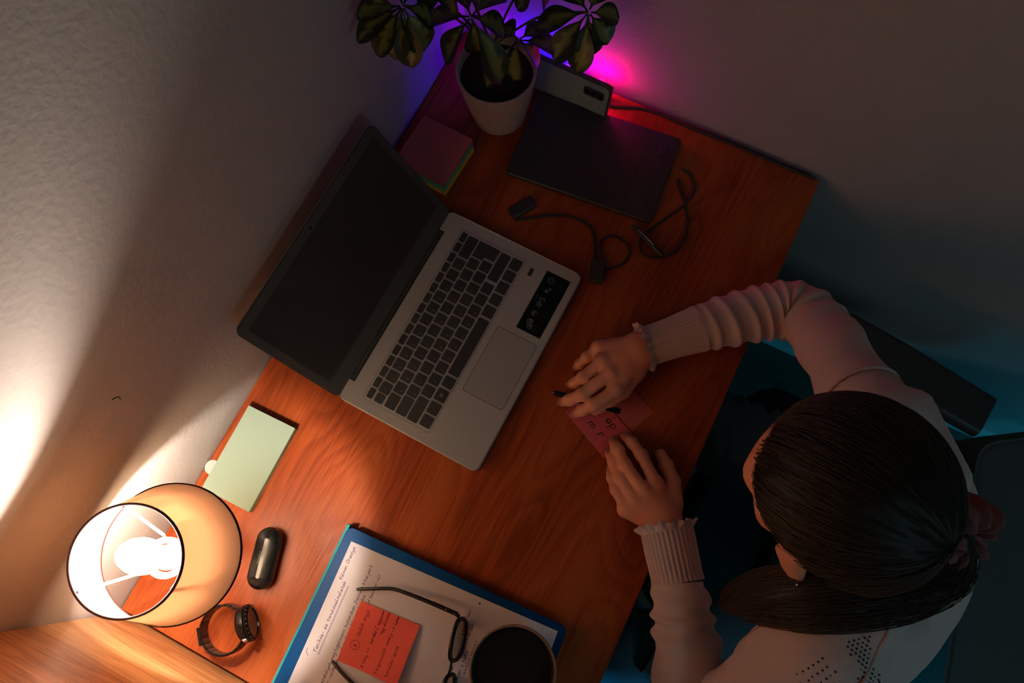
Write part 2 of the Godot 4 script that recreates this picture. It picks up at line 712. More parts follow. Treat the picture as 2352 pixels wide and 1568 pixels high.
const GLYPHS := {
	"a": "462615142333444643", "b": "191323334445362615", "c": "4536261514233344", "d": "453626151423334449 4943", "e": "14444536261514233344",
	"f": "5948383323 2646", "g": "453626151423334446 4641302011", "h": "1913 1526364543", "i": "2623", "j": "36312011", "k": "1913 1446 2543", "l": "19142333",
	"m": "1613 15263533 35465553", "n": "1613 1526364543", "o": "261514233344453626", "p": "1610 1526364544332314", "r": "1613 15263645", "s": "45362615253444332314",
	"t": "28243343 1646", "u": "161423334446 4643", "v": "162346", "w": "1623354356", "y": "161423334446 4641302011", "z": "16461343", "T": "0869 3933", "K": "1913 4916 1643",
	"O": "39281614233343546839", "B": "1913 193948362616 3645443313", "S": "4839281726354433231 4", "L": "19133343", "1": "172913", "6": "392614233344453625", "-": "1545", ">": "1656 4756 4556", "(": "39262430",
	"[": "39191131", "!": "2924 2323", ".": "2323", "'": "2838", ":": "2838 3848"
}
const ACCENTED := {"á": "a'", "é": "e'", "í": "i'", "ó": "o'", "ö": "o:", "ü": "u:", "ő": "o:"}

static func dab(im: Image, p: Vector2, r: float, c: Color, strength: float) -> void:
	for y in range(int(p.y - r - 1), int(p.y + r + 2)):
		for x in range(int(p.x - r - 1), int(p.x + r + 2)):
			if x < 0 or y < 0 or x >= im.get_width() or y >= im.get_height():
				continue
			var k := clampf(r + 0.5 - Vector2(x + 0.5, y + 0.5).distance_to(p), 0.0, 1.0) * strength
			if k > 0.0:
				im.set_pixel(x, y, im.get_pixel(x, y).lerp(c, k))

static func stroke(im: Image, pts: Array, r: float, c: Color, strength := 0.8) -> void:
	var q := curve(pts.map(func(p): return Vector3(p.x, p.y, 0)), 4) if pts.size() > 2 else pts.map(func(p): return Vector3(p.x, p.y, 0))
	for i in q.size() - 1:
		var n := maxi(1, int(q[i].distance_to(q[i + 1]) / maxf(0.6, r * 0.7)))
		for k in n:
			var p: Vector3 = q[i].lerp(q[i + 1], float(k) / n)
			dab(im, Vector2(p.x, p.y), r, c, strength)

static func write_line(im: Image, text: String, at: Vector2, unit: float, c: Color, r: float, rng: RandomNumberGenerator, slope := 0.0) -> float:
	var x := at.x
	for ch in text:
		if ch == " ":
			x += unit * 4.0
			continue
		var glyphs := [ch]
		if ACCENTED.has(ch):
			glyphs = [ACCENTED[ch][0], ACCENTED[ch][1]]
		var wide := 0.0
		for g in glyphs:
			if not GLYPHS.has(g):
				continue
			var lift := 1.3 if g in ["'", ":"] and glyphs.size() > 1 else 0.0
			for s in GLYPHS[g].split(" "):
				var pts := []
				for k in range(0, s.length() - 1, 2):
					var gx := float(s[k].to_int()) + rng.randf_range(-0.25, 0.25)
					var gy := float(s[k + 1].to_int()) + lift + rng.randf_range(-0.25, 0.25) - 3.0
					if lift == 0.0:
						wide = maxf(wide, gx)
					pts.append(Vector2(x + (gx + gy * 0.22) * unit, at.y - gy * unit + (x - at.x) * slope))
				if pts.size() == 1:
					pts.append(pts[0] + Vector2(1, 1))
				stroke(im, pts, r, c)
		if ch == "i":
			dab(im, Vector2(x + 3.0 * unit, at.y - 4.6 * unit + (x - at.x) * slope), r * 1.2, c, 0.8)
		x += (wide + 0.6) * unit
	return x

func print_on(called: String, im: Image, rough := 0.9) -> StandardMaterial3D:
	var m := mat(called, Color.WHITE, rough, 0.0, 0.2)
	m.albedo_texture = ImageTexture.create_from_image(im)
	m.texture_repeat = false
	return m

# ---------------------------------------------------------------- the room

func slab(a: Vector3, b: Vector3) -> MB:
	var q := MB.new()
	q.prism(PackedVector2Array([Vector2(b.x, b.z), Vector2(a.x, b.z), Vector2(a.x, a.z), Vector2(b.x, a.z)]), a.y, b.y)
	return q

func join_slabs(list: Array) -> MB:
	var q := MB.new()
	for s in list:
		q.prism(PackedVector2Array([Vector2(s[1].x, s[1].z), Vector2(s[0].x, s[1].z), Vector2(s[0].x, s[0].z), Vector2(s[1].x, s[0].z)]), s[0].y, s[1].y)
	return q

func room() -> void:
	var X := 3.2
	var Z := 3.4
	var Y := 2.6
	struct("floor", slab(Vector3(-0.2, -0.2, -0.2), Vector3(X + 0.2, 0, Z + 0.2)), M.floor_board, "dark wooden floor under the desk and chair")
	struct("ceiling", slab(Vector3(-0.2, Y, -0.2), Vector3(X + 0.2, Y + 0.2, Z + 0.2)), M.dark_ceiling_paint, "unseen ceiling kept dark grey so that it bounces less light")
	struct("wall_left", slab(Vector3(-0.2, 0, -0.2), Vector3(0, Y, Z + 0.2)), M.wall_paint, "cream plaster wall beside the lamp and laptop")
	struct("wall_right", slab(Vector3(0, 0, -0.2), Vector3(X + 0.2, Y, 0)), M.wall_paint, "cream plaster wall behind the plant and phone")
	struct("wall_front", slab(Vector3(0, 0, Z), Vector3(X + 0.2, Y, Z + 0.2)), M.wall_paint, "plaster wall behind the viewer")
	# the unseen wall behind the person has an added window for dim cool fill
	var w := [Vector3(X, 0.95, 1.1), Vector3(X + 0.2, 2.1, 2.3)]
	struct("wall_back", join_slabs([[Vector3(X, 0, 0), Vector3(X + 0.2, w[0].y, Z)], [Vector3(X, w[1].y, 0), Vector3(X + 0.2, Y, Z)], [Vector3(X, w[0].y, 0), Vector3(X + 0.2, w[1].y, w[0].z)], [Vector3(X, w[0].y, w[1].z), Vector3(X + 0.2, w[1].y, Z)]]), M.wall_paint, "plaster wall with the added window, behind the person")
	var fr := 0.06
	var win := struct("added_window_1", join_slabs([[Vector3(X + 0.08, w[0].y, w[0].z), Vector3(X + 0.14, w[0].y + fr, w[1].z)], [Vector3(X + 0.08, w[1].y - fr, w[0].z), Vector3(X + 0.14, w[1].y, w[1].z)], [Vector3(X + 0.08, w[0].y + fr, w[0].z), Vector3(X + 0.14, w[1].y - fr, w[0].z + fr)], [Vector3(X + 0.08, w[0].y + fr, w[1].z - fr), Vector3(X + 0.14, w[1].y - fr, w[1].z)], [Vector3(X + 0.08, w[0].y + fr, 1.67), Vector3(X + 0.14, w[1].y - fr, 1.73)]]), M.white_trim, "added white window frame letting in dim cool fill light")
	for z in [[w[0].z + fr, 1.67], [1.73, w[1].z - fr]]:
		part("added_pane", slab(Vector3(X + 0.108, w[0].y + fr, z[0]), Vector3(X + 0.112, w[1].y - fr, z[1])), M.added_window_glass, win)
	part("added_window_sill", slab(Vector3(X - 0.08, w[0].y - 0.03, w[0].z - 0.05), Vector3(X + 0.08, w[0].y, w[1].z + 0.05)), M.white_trim, win)
	struct("baseboard_right", slab(Vector3(0, 0, 0), Vector3(X, 0.045, 0.012)), M.white_trim, "low pale baseboard along the wall behind the plant")
	struct("baseboard_left", slab(Vector3(0, 0, 0.012), Vector3(0.012, 0.045, Z)), M.white_trim, "low pale baseboard along the wall beside the lamp")
	# a short dark scratch on the wall above the lamp
	var sc := MB.new()
	var arc := []
	for k in 9:
		var t := k / 8.0
		arc.append(V(0.0006, lerpf(0.2895, 0.2765, t), lerpf(0.7555, 0.7525, t) - 0.0030 * sin(t * PI)))
	sc.tube(arc, 0.0005, 5)
	tag(part("wall_scratch", sc, M.gap, self), "small dark curved scratch on the bright wall above the lamp", "scratch")

func furniture() -> void:
	# desk
	var at := Vector3(0.31, 0, 0.52)
	var d := thing("desk", "orange cherry-wood desk standing in the corner of the room", "desk", at)
	var b := from(d)
	b.prism(PackedVector2Array([Vector2(0.615, 1.012), Vector2(0.002, 1.012), Vector2(0.002, 0.008), Vector2(0.615, 0.008)]), DESK - 0.025, DESK, 0.0012)
	var top := MB.new()
	top = b
	# the veneer picture is laid from the corner of the top
	var m: StandardMaterial3D = M.desk_veneer
	m.uv1_offset = Vector3(at.x / 0.615, 0, at.z / 1.02)
	part("desktop", top, m, d)
	for z in [0.02, 0.985]:
		b = from(d)
		b.box(Vector3(0.56, DESK - 0.026, 0.02), 0.001, Transform3D(Basis(), Vector3(0.30, (DESK - 0.026) / 2, z + 0.005)))
		part("side_panel", b, M.panel_veneer, d)
	b = from(d)
	b.box(Vector3(0.018, 0.35, 0.94), 0.001, Transform3D(Basis(), Vector3(0.03, DESK - 0.21, 0.507)))
	part("back_panel", b, M.panel_veneer, d)
	# the tall cabinet at the end of the desk
	var c := thing("wooden_cabinet", "tall light-brown wooden cabinet side standing at the lamp end of the desk", "cabinet", Vector3(0.35, 0, 1.3))
	b = from(c)
	b.box(Vector3(0.69, 1.7, 0.018), 0.001, Transform3D(Basis(), Vector3(0.348, 0.85, 1.0255)))
	part("side_panel", b, M.panel_veneer, c)
	b = from(c)
	b.box(Vector3(0.69, 1.7, 0.018), 0.001, Transform3D(Basis(), Vector3(0.348, 0.85, 1.56)))
	part("side_panel", b, M.panel_veneer, c)
	b = from(c)
	b.box(Vector3(0.69, 0.018, 0.55), 0.001, Transform3D(Basis(), Vector3(0.348, 1.709, 1.2935)))
	part("top_panel", b, M.panel_veneer, c)
	b = from(c)
	b.box(Vector3(0.69, 0.018, 0.512), 0.001, Transform3D(Basis(), Vector3(0.348, 0.06, 1.2935)))
	part("bottom_panel", b, M.panel_veneer, c)
	b = from(c)
	b.box(Vector3(0.018, 1.62, 0.5), 0.001, Transform3D(Basis(), Vector3(0.70, 0.88, 1.2935)))
	var door := part("door", b, M.panel_veneer, c)
	b = from(c)
	b.tube([Vector3(0.71, 0.86, 1.08), Vector3(0.73, 0.86, 1.08), Vector3(0.73, 1.0, 1.08), Vector3(0.71, 1.0, 1.08)], 0.005, 8)
	part("handle", b, M.chrome, door)
	# chair
	office_chair()
	# upholstered bench behind the person
	var o := thing("ottoman_bench", "low grey upholstered bench standing behind the person by the wall", "bench", Vector3(1.36, 0, 0.50))
	var outline := PackedVector2Array([Vector2(1.600, 0.900), Vector2(1.155, 0.900), Vector2(1.036, 0.205), Vector2(1.255, 0.063), Vector2(1.600, 0.240)])
	var mid := Vector2(1.36, 0.50)
	var y0 := DESK - 0.40
	var rows := []
	for q in [[0.0, 0.020], [0.0, 0.006], [0.03, 0.0], [0.10, -0.003], [0.16, 0.0], [0.185, 0.005], [0.197, 0.014], [0.2015, 0.030], [0.2035, 0.08], [0.2045, 0.16]]:
		var r := PackedVector3Array()
		var k := outline.size()
		for a in k:
			# each corner rounded by a short arc of points
			var p0 := outline[(a + k - 1) % k]
			var p1 := outline[a]
			var p2 := outline[(a + 1) % k]
			var e0 := p1 + (p0 - p1).normalized() * 0.035
			var e2 := p1 + (p2 - p1).normalized() * 0.035
			for t in 6:
				var u := t / 5.0
				var p := e0.lerp(p1, u).lerp(p1.lerp(e2, u), u)
				p += (mid - p).normalized() * q[1]
				r.append(Vector3(p.x - mid.x, y0 + q[0], p.y - mid.y))
		rows.append(r)
	b = MB.new()
	b.loft(rows)
	var cushion := part("cushion", b, M.blanket, o)
	b = MB.new()
	var pipe := []
	for p in rows[6]:
		pipe.append(p)
	pipe.append(pipe[0])
	b.tube(pipe, 0.003, 6, false)
	part("piping", b, M.blanket, cushion)
	for p in [Vector2(1.53, 0.83), Vector2(1.22, 0.83), Vector2(1.11, 0.235), Vector2(1.53, 0.28)]:
		b = MB.new()
		b.lathe([Vector2(0.014, 0.0), Vector2(0.015, 0.004), Vector2(0.022, y0), Vector2(0.0005, y0 + 0.001)], 14, Transform3D(Basis(), Vector3(p.x - mid.x, 0, p.y - mid.y)))
		part("leg", b, M.dark_wood, o)

func office_chair() -> void:
	var yaw := 0.13
	var at := Vector3(0.955, 0, 0.49)
	var c := thing("office_chair", "dark padded office chair with armrests that the person sits on", "chair", at)
	c.rotation.y = -yaw
	var y := DESK
	var b := MB.new()
	b.prism(MB.round_rect(0.38, 0.46, 0.07, 6), y - 0.400, y - 0.292, 0.025, Transform3D(Basis(), Vector3(-0.095, 0, 0)))
	part("seat", b, M.chair_fabric, c)
	b = MB.new()
	var rows := []
	for i in 13:
		var ring := PackedVector3Array()
		var t := i / 12.0
		var hw := 0.20 * pow(sin(PI * (0.12 + 0.76 * t)), 0.35)
		for o in MB.round_rect(0.025, hw * 2.0, 0.012, 4):
			ring.append(Vector3(0.100 + 0.012 * t + o.x, y - 0.37 + 0.16 * t, o.y))
		rows.append(ring)
	b.loft(rows)
	part("backrest", b, M.chair_fabric, c)
	for s in [-1.0, 1.0]:
		b = MB.new()
		var pad := []
		for i in 9:
			var t := i / 8.0
			var ring := PackedVector3Array()
			for o in MB.round_rect(0.078 - 0.012 * absf(t - 0.4), 0.028, 0.012, 4):
				ring.append(Vector3(-0.240 + 0.245 * t, y - 0.108 + o.y, s * 0.285 + o.x))
			pad.append(ring)
		b.loft(pad)
		var arm := part("armrest", b, M.black_plastic, c)
		b = MB.new()
		b.tube([Vector3(-0.10, y - 0.118, s * 0.285), Vector3(-0.09, y - 0.2, s * 0.288), Vector3(-0.06, y - 0.36, s * 0.27), Vector3(-0.05, y - 0.392, s * 0.15)], 0.014, 8)
		part("support", b, M.black_plastic, arm)
	b = MB.new()
	b.lathe([Vector2(0.03, 0.09), Vector2(0.03, 0.2), Vector2(0.02, 0.2), Vector2(0.02, y - 0.385)], 16)
	part("column", b, M.gunmetal, c)
	for k in 5:
		var a := TAU * k / 5.0 + 0.3
		b = MB.new()
		b.tube([Vector3(0.02 * cos(a), 0.1, 0.02 * sin(a)), Vector3(0.26 * cos(a), 0.07, 0.26 * sin(a))], [0.022, 0.014], 8)
		var leg := part("leg", b, M.black_plastic, c)
		b = MB.new()
		b.lathe([Vector2(0.005, -0.011), Vector2(0.022, -0.011), Vector2(0.027, -0.006), Vector2(0.027, 0.006), Vector2(0.022, 0.011), Vector2(0.005, 0.011)], 14, Transform3D(Basis(Vector3(cos(a), 0, sin(a)), PI / 2), Vector3(0.26 * cos(a), 0.0275, 0.26 * sin(a))))
		part("caster", b, M.dark_rubber, leg)

# ---------------------------------------------------------------- lamps

func ring_at(c: Vector3, b: Basis, r: float, segs := 64) -> PackedVector3Array:
	var out := PackedVector3Array()
	for j in segs:
		var a := TAU * j / segs
		out.append(c + b.x * (r * cos(a)) + b.z * (r * sin(a)))
	return out

func table_lamp() -> void:
	var at := V(0.112, 0, 0.878)
	var o := thing("table_lamp", "lit table lamp with a peach cloth shade edged in dark red, beside the wall", "lamp", at)
	var top := V(0.113, 0.305, 0.88)
	var axis := Basis(look(Vector3(0.097, 1, 0.003), Vector3.RIGHT))
	var low := top - axis.y * 0.115
	# shade: outside and inside wall of the cloth
	var rows := []
	for k in 13:
		var t := k / 12.0
		rows.append(ring_at(low.lerp(top, t), axis, lerpf(0.0770, 0.0540, t)))
	for k in 13:
		var t := 1.0 - k / 12.0
		rows.append(ring_at(low.lerp(top, t), axis, lerpf(0.0764, 0.0534, t)))
	rows.append(rows[0])
	var b := from(o)
	b.grid(rows, true)
	var shade := part("lamp_shade", b, M.shade_cloth, o)
	for e in [[low, 0.0770], [top, 0.0540]]:
		b = from(o)
		b.grid([ring_at(e[0] - axis.y * 0.0016, axis, e[1] + 0.0004), ring_at(e[0] - axis.y * 0.0016, axis, e[1] + 0.0012), ring_at(e[0] + axis.y * 0.0016, axis, e[1] + 0.0012), ring_at(e[0] + axis.y * 0.0016, axis, e[1] - 0.0014), ring_at(e[0] - axis.y * 0.0016, axis, e[1] - 0.0014), ring_at(e[0] - axis.y * 0.0016, axis, e[1] + 0.0004)], true)
		part("shade_edging", b, M.shade_edge, shade)
	# the stitched seam of the cloth
	b = from(o)
	var sa := 1.15
	var dir := axis.x * cos(sa) + axis.z * sin(sa)
	b.tube([low + dir * 0.0772, top + dir * 0.0542], 0.0009, 6)
	part("seam", b, M.shade_cloth, shade)
	# ring and three arms that carry the shade
	var fit := V(0.1175, 0.234, 0.876)
	b = from(o)
	b.lathe([Vector2(0.0150, -0.003), Vector2(0.0215, -0.003), Vector2(0.0215, -0.003), Vector2(0.0215, 0.003), Vector2(0.0215, 0.003), Vector2(0.0150, 0.003), Vector2(0.0150, 0.003), Vector2(0.0150, -0.003)], 40, Transform3D(axis, fit))
	var carrier := part("shade_ring", b, M.white_metal, o)
	for k in 3:
		var a := deg_to_rad([-126.0, 119.0, 4.0][k])
		var d := axis.x * cos(a) + axis.z * sin(a)
		var up := top + d * 0.0522 - axis.y * 0.001
		b = from(o)
		b.tube([up, up - axis.y * 0.004, fit + d * 0.027 + axis.y * 0.012, fit + d * 0.024 + axis.y * 0.002, fit + d * 0.019], 0.0016, 8)
		part("arm", b, M.white_metal, carrier)
	# socket, stem and foot
	b = from(o)
	var sock := V(0.1175, 0.236, 0.876)
	var foot_at := V(0.084, 0.0, 0.875)
	var lean := look(sock - foot_at)
	b.lathe([Vector2(0.0005, -0.068), Vector2(0.0125, -0.068), Vector2(0.0135, -0.064), Vector2(0.0135, -0.004), Vector2(0.0135, -0.004), Vector2(0.0115, 0.0), Vector2(0.0005, 0.0)], 24, Transform3D(lean, sock))
	part("socket", b, M.white_plastic, o)
	b = from(o)
	b.lathe([Vector2(0.004, 0.010), Vector2(0.012, 0.012), Vector2(0.015, 0.045), Vector2(0.013, 0.08), Vector2(0.010, 0.12), Vector2(0.0085, 0.15), Vector2(0.011, 0.170), Vector2(0.0005, 0.1705)], 28, Transform3D(lean, foot_at))
	part("stem", b, M.white_plastic, o)
	b = from(o)
	b.lathe([Vector2(0.0005, 0.0), Vector2(0.019, 0.0), Vector2(0.021, 0.002), Vector2(0.021, 0.002), Vector2(0.020, 0.007), Vector2(0.018, 0.012), Vector2(0.012, 0.016), Vector2(0.0005, 0.017)], 36, Transform3D(Basis(), foot_at))
	part("base", b, M.white_plastic, o)
	# candle bulb
	var foot := V(0.1175, 0.236, 0.876)
	var tip := V(0.1085, 0.318, 0.876)
	var ba := look(tip - foot)
	b = from(o)
	b.lathe([Vector2(0.0085, 0.0), Vector2(0.0095, 0.002), Vector2(0.0095, 0.014), Vector2(0.0115, 0.018)], 24, Transform3D(ba, foot))
	part("bulb_cap", b, M.white_metal, o)
	b = from(o)
	b.lathe([Vector2(0.0112, 0.017), Vector2(0.0150, 0.024), Vector2(0.0180, 0.034), Vector2(0.0188, 0.044), Vector2(0.0172, 0.056), Vector2(0.0128, 0.068), Vector2(0.0070, 0.077), Vector2(0.0025, 0.0815), Vector2(0.0003, 0.082)], 28, Transform3D(ba, foot))
	part("bulb", b, M.bulb_glass, o)
	var l := OmniLight3D.new()
	l.name = "bulb_light"
	l.light_color = BULB_COLOR
	l.light_energy = BULB_ENERGY
	l.light_size = 0.013
	l.omni_range = 6.0
	l.omni_attenuation = 2.0
	l.shadow_enabled = true
	l.position = foot.lerp(tip, 0.50) - at
	o.add_child(l)

func unseen_teal_light() -> void:
	hooded_light(Vector3(0.86, 0, 1.18), 0.52, TEAL_ENERGY, "unseen hooded teal floor light between cabinet and chair, placed to light the knee")
	hooded_light(Vector3(1.80, 0, 0.22), 0.34, TEAL_ENERGY * 0.8, "unseen hooded teal floor light beyond the bench, placed to light the low wall")

func hooded_light(at: Vector3, h: float, energy: float, label: String) -> void:  # out of view, placed for the teal light on knee and low wall
	var o := thing("unseen_teal_light", label, "lamp", at, "unseen hooded teal floor lights")
	var b := MB.new()
	b.lathe([Vector2(0.0005, 0.0), Vector2(0.075, 0.0), Vector2(0.08, 0.004), Vector2(0.08, 0.016), Vector2(0.075, 0.022), Vector2(0.0005, 0.022)], 28)
	part("base", b, M.black_plastic, o)
	b = MB.new()
	b.lathe([Vector2(0.009, 0.02), Vector2(0.009, h - 0.04)], 14)
	part("stand", b, M.black_plastic, o)
	b = MB.new()
	b.lathe([Vector2(0.0005, -0.041), Vector2(0.016, -0.04), Vector2(0.020, -0.035), Vector2(0.020, 0.055), Vector2(0.016, 0.06), Vector2(0.0005, 0.061)], 28, Transform3D(Basis(), Vector3(0, h, 0)))
	part("glowing_tube", b, M.teal_glow, o)
	b = MB.new()
	var t := Transform3D(Basis(), Vector3(0, h, 0))
	b.lathe([Vector2(0.125, 0.026), Vector2(0.122, 0.040), Vector2(0.10, 0.068), Vector2(0.06, 0.085), Vector2(0.0005, 0.091)], 36, t)
	b.lathe([Vector2(0.0005, 0.087), Vector2(0.06, 0.081), Vector2(0.098, 0.065), Vector2(0.119, 0.039), Vector2(0.122, 0.026), Vector2(0.125, 0.026)], 36, t)
	part("hood", b, M.black_plastic, o)  # shaped to keep the teal light off the upper wall
	var l := OmniLight3D.new()
	l.name = "teal_light"
	l.light_color = Color(0.0, 0.80, 1.0)
	l.light_energy = energy
	l.light_size = 0.015
	l.omni_range = 8.0
	l.omni_attenuation = 2.0
	l.shadow_enabled = true
	l.position = Vector3(0, h, 0)
	o.add_child(l)

func added_ceiling_light() -> void:  # added panel for dim cool fill over the dark areas
	var at := Vector3(2.2, 2.6, 1.6)
	var o := thing("added_ceiling_light", "added dim square ceiling panel giving soft fill light to the room", "light", at)
	var b := MB.new()
	b.box(Vector3(0.62, 0.04, 0.62), 0.006, Transform3D(Basis(), Vector3(0, -0.021, 0)))
	part("frame", b, M.white_plastic, o)
	b = MB.new()
	b.box(Vector3(0.58, 0.004, 0.58), 0.001, Transform3D(Basis(), Vector3(0, -0.043, 0)))
	part("fill_panel", b, M.added_ceiling_glow, o)
	var l := AreaLight3D.new()
	l.name = "room_fill"
	l.light_color = Color(0.70, 0.94, 1.0)
	l.light_energy = FILL_ENERGY
	l.area_size = Vector2(0.56, 0.56)
	l.area_normalize_energy = true
	l.shadow_enabled = true
	l.transform = Transform3D(Basis(Vector3.RIGHT, -PI / 2), Vector3(0, -0.05, 0))
	o.add_child(l)

func strip_light() -> void:  # out of sight behind the phone, placed for the coloured glow on the wall
	var at := V(0.15, 0, 0.022)
	var o := thing("unseen_light_bar", "unseen small bar of blue and magenta lights behind the phone, placed to glow on the wall", "light", at)
	var b := from(o)
	b.box(Vector3(0.22, 0.030, 0.012), 0.002, Transform3D(Basis(), V(0.16, 0.015, 0.022)))
	part("housing", b, M.black_plastic, o)
	for k in 4:
		var x: float = [0.075, 0.135, 0.19, 0.250][k]
		b = from(o)
		b.ball(V(x, 0.0355, 0.0215), Vector3(0.0055, 0.0055, 0.0055), 12)
		part("glowing_bulb", b, [M.blue_glow, M.blue_glow, M.blue_glow, M.magenta_glow][k], o)
		var l := OmniLight3D.new()
		l.name = "bar_light"
		l.light_color = [Color(0.55, 0.02, 0.9), Color(0.02, 0.06, 1.0), Color(0.05, 0.05, 1.0), Color(1.0, 0.0, 0.45)][k]
		l.light_energy = [BLUE_ENERGY * 0.25, BLUE_ENERGY, BLUE_ENERGY * 0.6, MAGENTA_ENERGY][k]
		l.light_size = 0.005
		l.omni_range = 3.0
		l.omni_attenuation = 2.0
		l.shadow_enabled = true
		l.position = V(x, 0.0355, 0.0215) - at
		o.add_child(l, true)

# ---------------------------------------------------------------- laptop

const LETTERS := ["1234567890-'", "qwertzuiop[]", "asdfghjkl;'#", "<yxcvbnm,.-"]

func laptop() -> void:
	var o := thing("laptop", "open silver laptop with black keys and a dark screen turned to the person", "laptop", V(0.1323, 0, 0.3089))
	o.rotation.y = -0.028
	# local axes: x runs from the hinge to the front edge, z along the hinge from the far corner
	var t := 0.016
	var b := MB.new()
	var base_xf := Transform3D(Basis(), Vector3(0.1135, 0, 0.1615))
	# deck with a hinge recess and a shallow keyboard well
	var deck := PackedVector2Array()
	var rr := MB.round_rect(0.225, 0.323, 0.010, 6)
	for p in rr:
		deck.append(p + Vector2(0.1135, 0.1615))
	# cut the recess for the hinge into the back edge
	var cut := Geometry2D.clip_polygons(deck, PackedVector2Array([Vector2(-0.01, 0.0325), Vector2(0.0105, 0.0325), Vector2(0.0105, 0.2915), Vector2(-0.01, 0.2915)]))
	var shape: PackedVector2Array = cut[0]
	if Geometry2D.is_polygon_clockwise(shape):
		shape.reverse()
	b.prism(shape, 0.003, t, 0.0012)
	var body := part("base", b, M.laptop_aluminium, o)
	for f in [[0.03, 0.04], [0.03, 0.283], [0.2, 0.04], [0.2, 0.283]]:
		b = MB.new()
		b.lathe([Vector2(0.0003, 0.0), Vector2(0.007, 0.0), Vector2(0.008, 0.001), Vector2(0.008, 0.0035), Vector2(0.0003, 0.0035)], 16, Transform3D(Basis(), Vector3(f[0], 0, f[1])))
		part("foot", b, M.dark_rubber, body)
	# polished chamfer along the edges
	b = MB.new()
	var edge := []
	for p in rr:
		edge.append(Vector3(p.x + 0.1135, t - 0.0006, p.y + 0.1615))
	edge.append(edge[0])
	b.tube(edge.slice(8, 22), 0.0006, 6)
	part("edge_band", b, M.laptop_edge, body)
	# frame round the keys: a low rim that makes the well
	b = MB.new()
	var rim_o := MB.round_rect(0.1085, 0.2900, 0.004, 4)
	var rim_i := MB.round_rect(0.1040, 0.2855, 0.003, 4)
	var c := Vector3(0.0872, t, 0.1620)
	var r0 := PackedVector3Array()
	var r1 := PackedVector3Array()
	for k in rim_o.size():
		r0.append(c + Vector3(rim_o[k].x, 0.0002, rim_o[k].y))
		r1.append(c + Vector3(rim_i[k].x, -0.0009, rim_i[k].y))
	b.grid([r1, r0], true, true)
	part("keyboard_well", b, M.groove, body)
	# keys
	var meshes := {}
	var key := func(u: float, v: float, du: float, dv: float, legend: String) -> void:
		var id := "%.4f %.4f" % [du, dv]
		if not meshes.has(id):
			var kb := MB.new()
			kb.prism(MB.round_rect(du, dv, 0.0018, 3), 0.0, 0.0014, 0.0003)
			meshes[id] = kb.mesh()
			meshes[id].surface_set_material(0, M.key_plastic)
		var k := place("key", meshes[id], o, Transform3D(Basis(), Vector3(u, t + 0.0001, v)))
		if legend:
			var tm := TextMesh.new()
			tm.text = legend
			tm.font_size = 16
			tm.pixel_size = 0.00024
			tm.depth = 0.0001
			tm.material = M.legend_print
			place("legend", tm, k, Transform3D(Basis(Vector3(0, 0, -1), Vector3(1, 0, 0) * -1.0, Vector3(0, 1, 0)), Vector3(du * 0.18, 0.0015, dv * 0.18)))
	for k in 16:
		key.call(0.0410, 0.2956 - 0.0178 * k, 0.0090, 0.0152, "")
	key.call(0.0557, 0.2965, 0.0130, 0.0135, "")
	for k in 12:
		key.call(0.0557, 0.2798 - 0.0192 * k, 0.0160, 0.0166, LETTERS[0][k])
	key.call(0.0557, 0.0395, 0.0160, 0.0350, "")
	key.call(0.0740, 0.2918, 0.0160, 0.0225, "")
	for k in 12:
		key.call(0.0740, 0.2702 - 0.0192 * k, 0.0160, 0.0166, LETTERS[1][k].to_upper() if k < 10 else "")
	key.call(0.0927, 0.2894, 0.0160, 0.0280, "")
	for k in 12:
		key.call(0.0927, 0.2653 - 0.0192 * k, 0.0160, 0.0166, LETTERS[2][k].to_upper() if k < 9 else "")
	key.call(0.1112, 0.2848, 0.0160, 0.0375, "")
	for k in 10:
		key.call(0.1112, 0.2554 - 0.0192 * k, 0.0160, 0.0166, LETTERS[3][k].to_upper() if k in range(1, 8) else "")
	key.call(0.1112, 0.0460, 0.0160, 0.0460, "")
	for q in [[0.2935, 0.0170], [0.2730, 0.0180], [0.2518, 0.0186], [0.2312, 0.0170], [0.1725, 0.0935], [0.1125, 0.0180], [0.0918, 0.0170], [0.0715, 0.0180], [0.0512, 0.0172], [0.0310, 0.0180]]:
		key.call(0.1305, q[0], 0.0165, q[1], "")
	# tall return key
	b = MB.new()
	b.prism(PackedVector2Array([Vector2(0.1005, 0.0420), Vector2(0.0835, 0.0420), Vector2(0.0835, 0.0480), Vector2(0.0662, 0.0480), Vector2(0.0662, 0.0220), Vector2(0.1005, 0.0220)]), t + 0.0001, t + 0.0015, 0.0003)
	part("key", b, M.key_plastic, o)
	# four small squares printed on one key
	b = MB.new()
	for a in [-1.0, 1.0]:
		for d in [-1.0, 1.0]:
			b.box(Vector3(0.0018, 0.0001, 0.0018), 0.00002, Transform3D(Basis(), Vector3(0.1305 + a * 0.0011, t + 0.00158, 0.2518 + d * 0.0011)))
	part("logo_mark", b, M.legend_print, o)
	# touchpad, reader, sticker
	b = MB.new()
	b.prism(MB.round_rect(0.0645, 0.1065, 0.004), t - 0.0003, t + 0.0001, 0.0, Transform3D(Basis(), Vector3(0.1842, 0, 0.1778)))
	part("touchpad_groove", b, M.groove, o)
	b = MB.new()
	b.prism(MB.round_rect(0.0632, 0.1052, 0.0036), t, t + 0.0002, 0.0, Transform3D(Basis(), Vector3(0.1842, 0, 0.1778)))
	part("touchpad", b, M.touchpad, o)
	b = MB.new()
	b.prism(MB.round_rect(0.0058, 0.0125, 0.001), t, t + 0.0004, 0.0001, Transform3D(Basis(), Vector3(0.1555, 0, 0.0302)))
	part("fingerprint_reader", b, M.key_plastic, o)
	sticker(o, t)
	# lid
	var hinge := Vector3(0.004, 0.0135, 0)
	var far := Vector3(-0.0945, 0.184, 0)
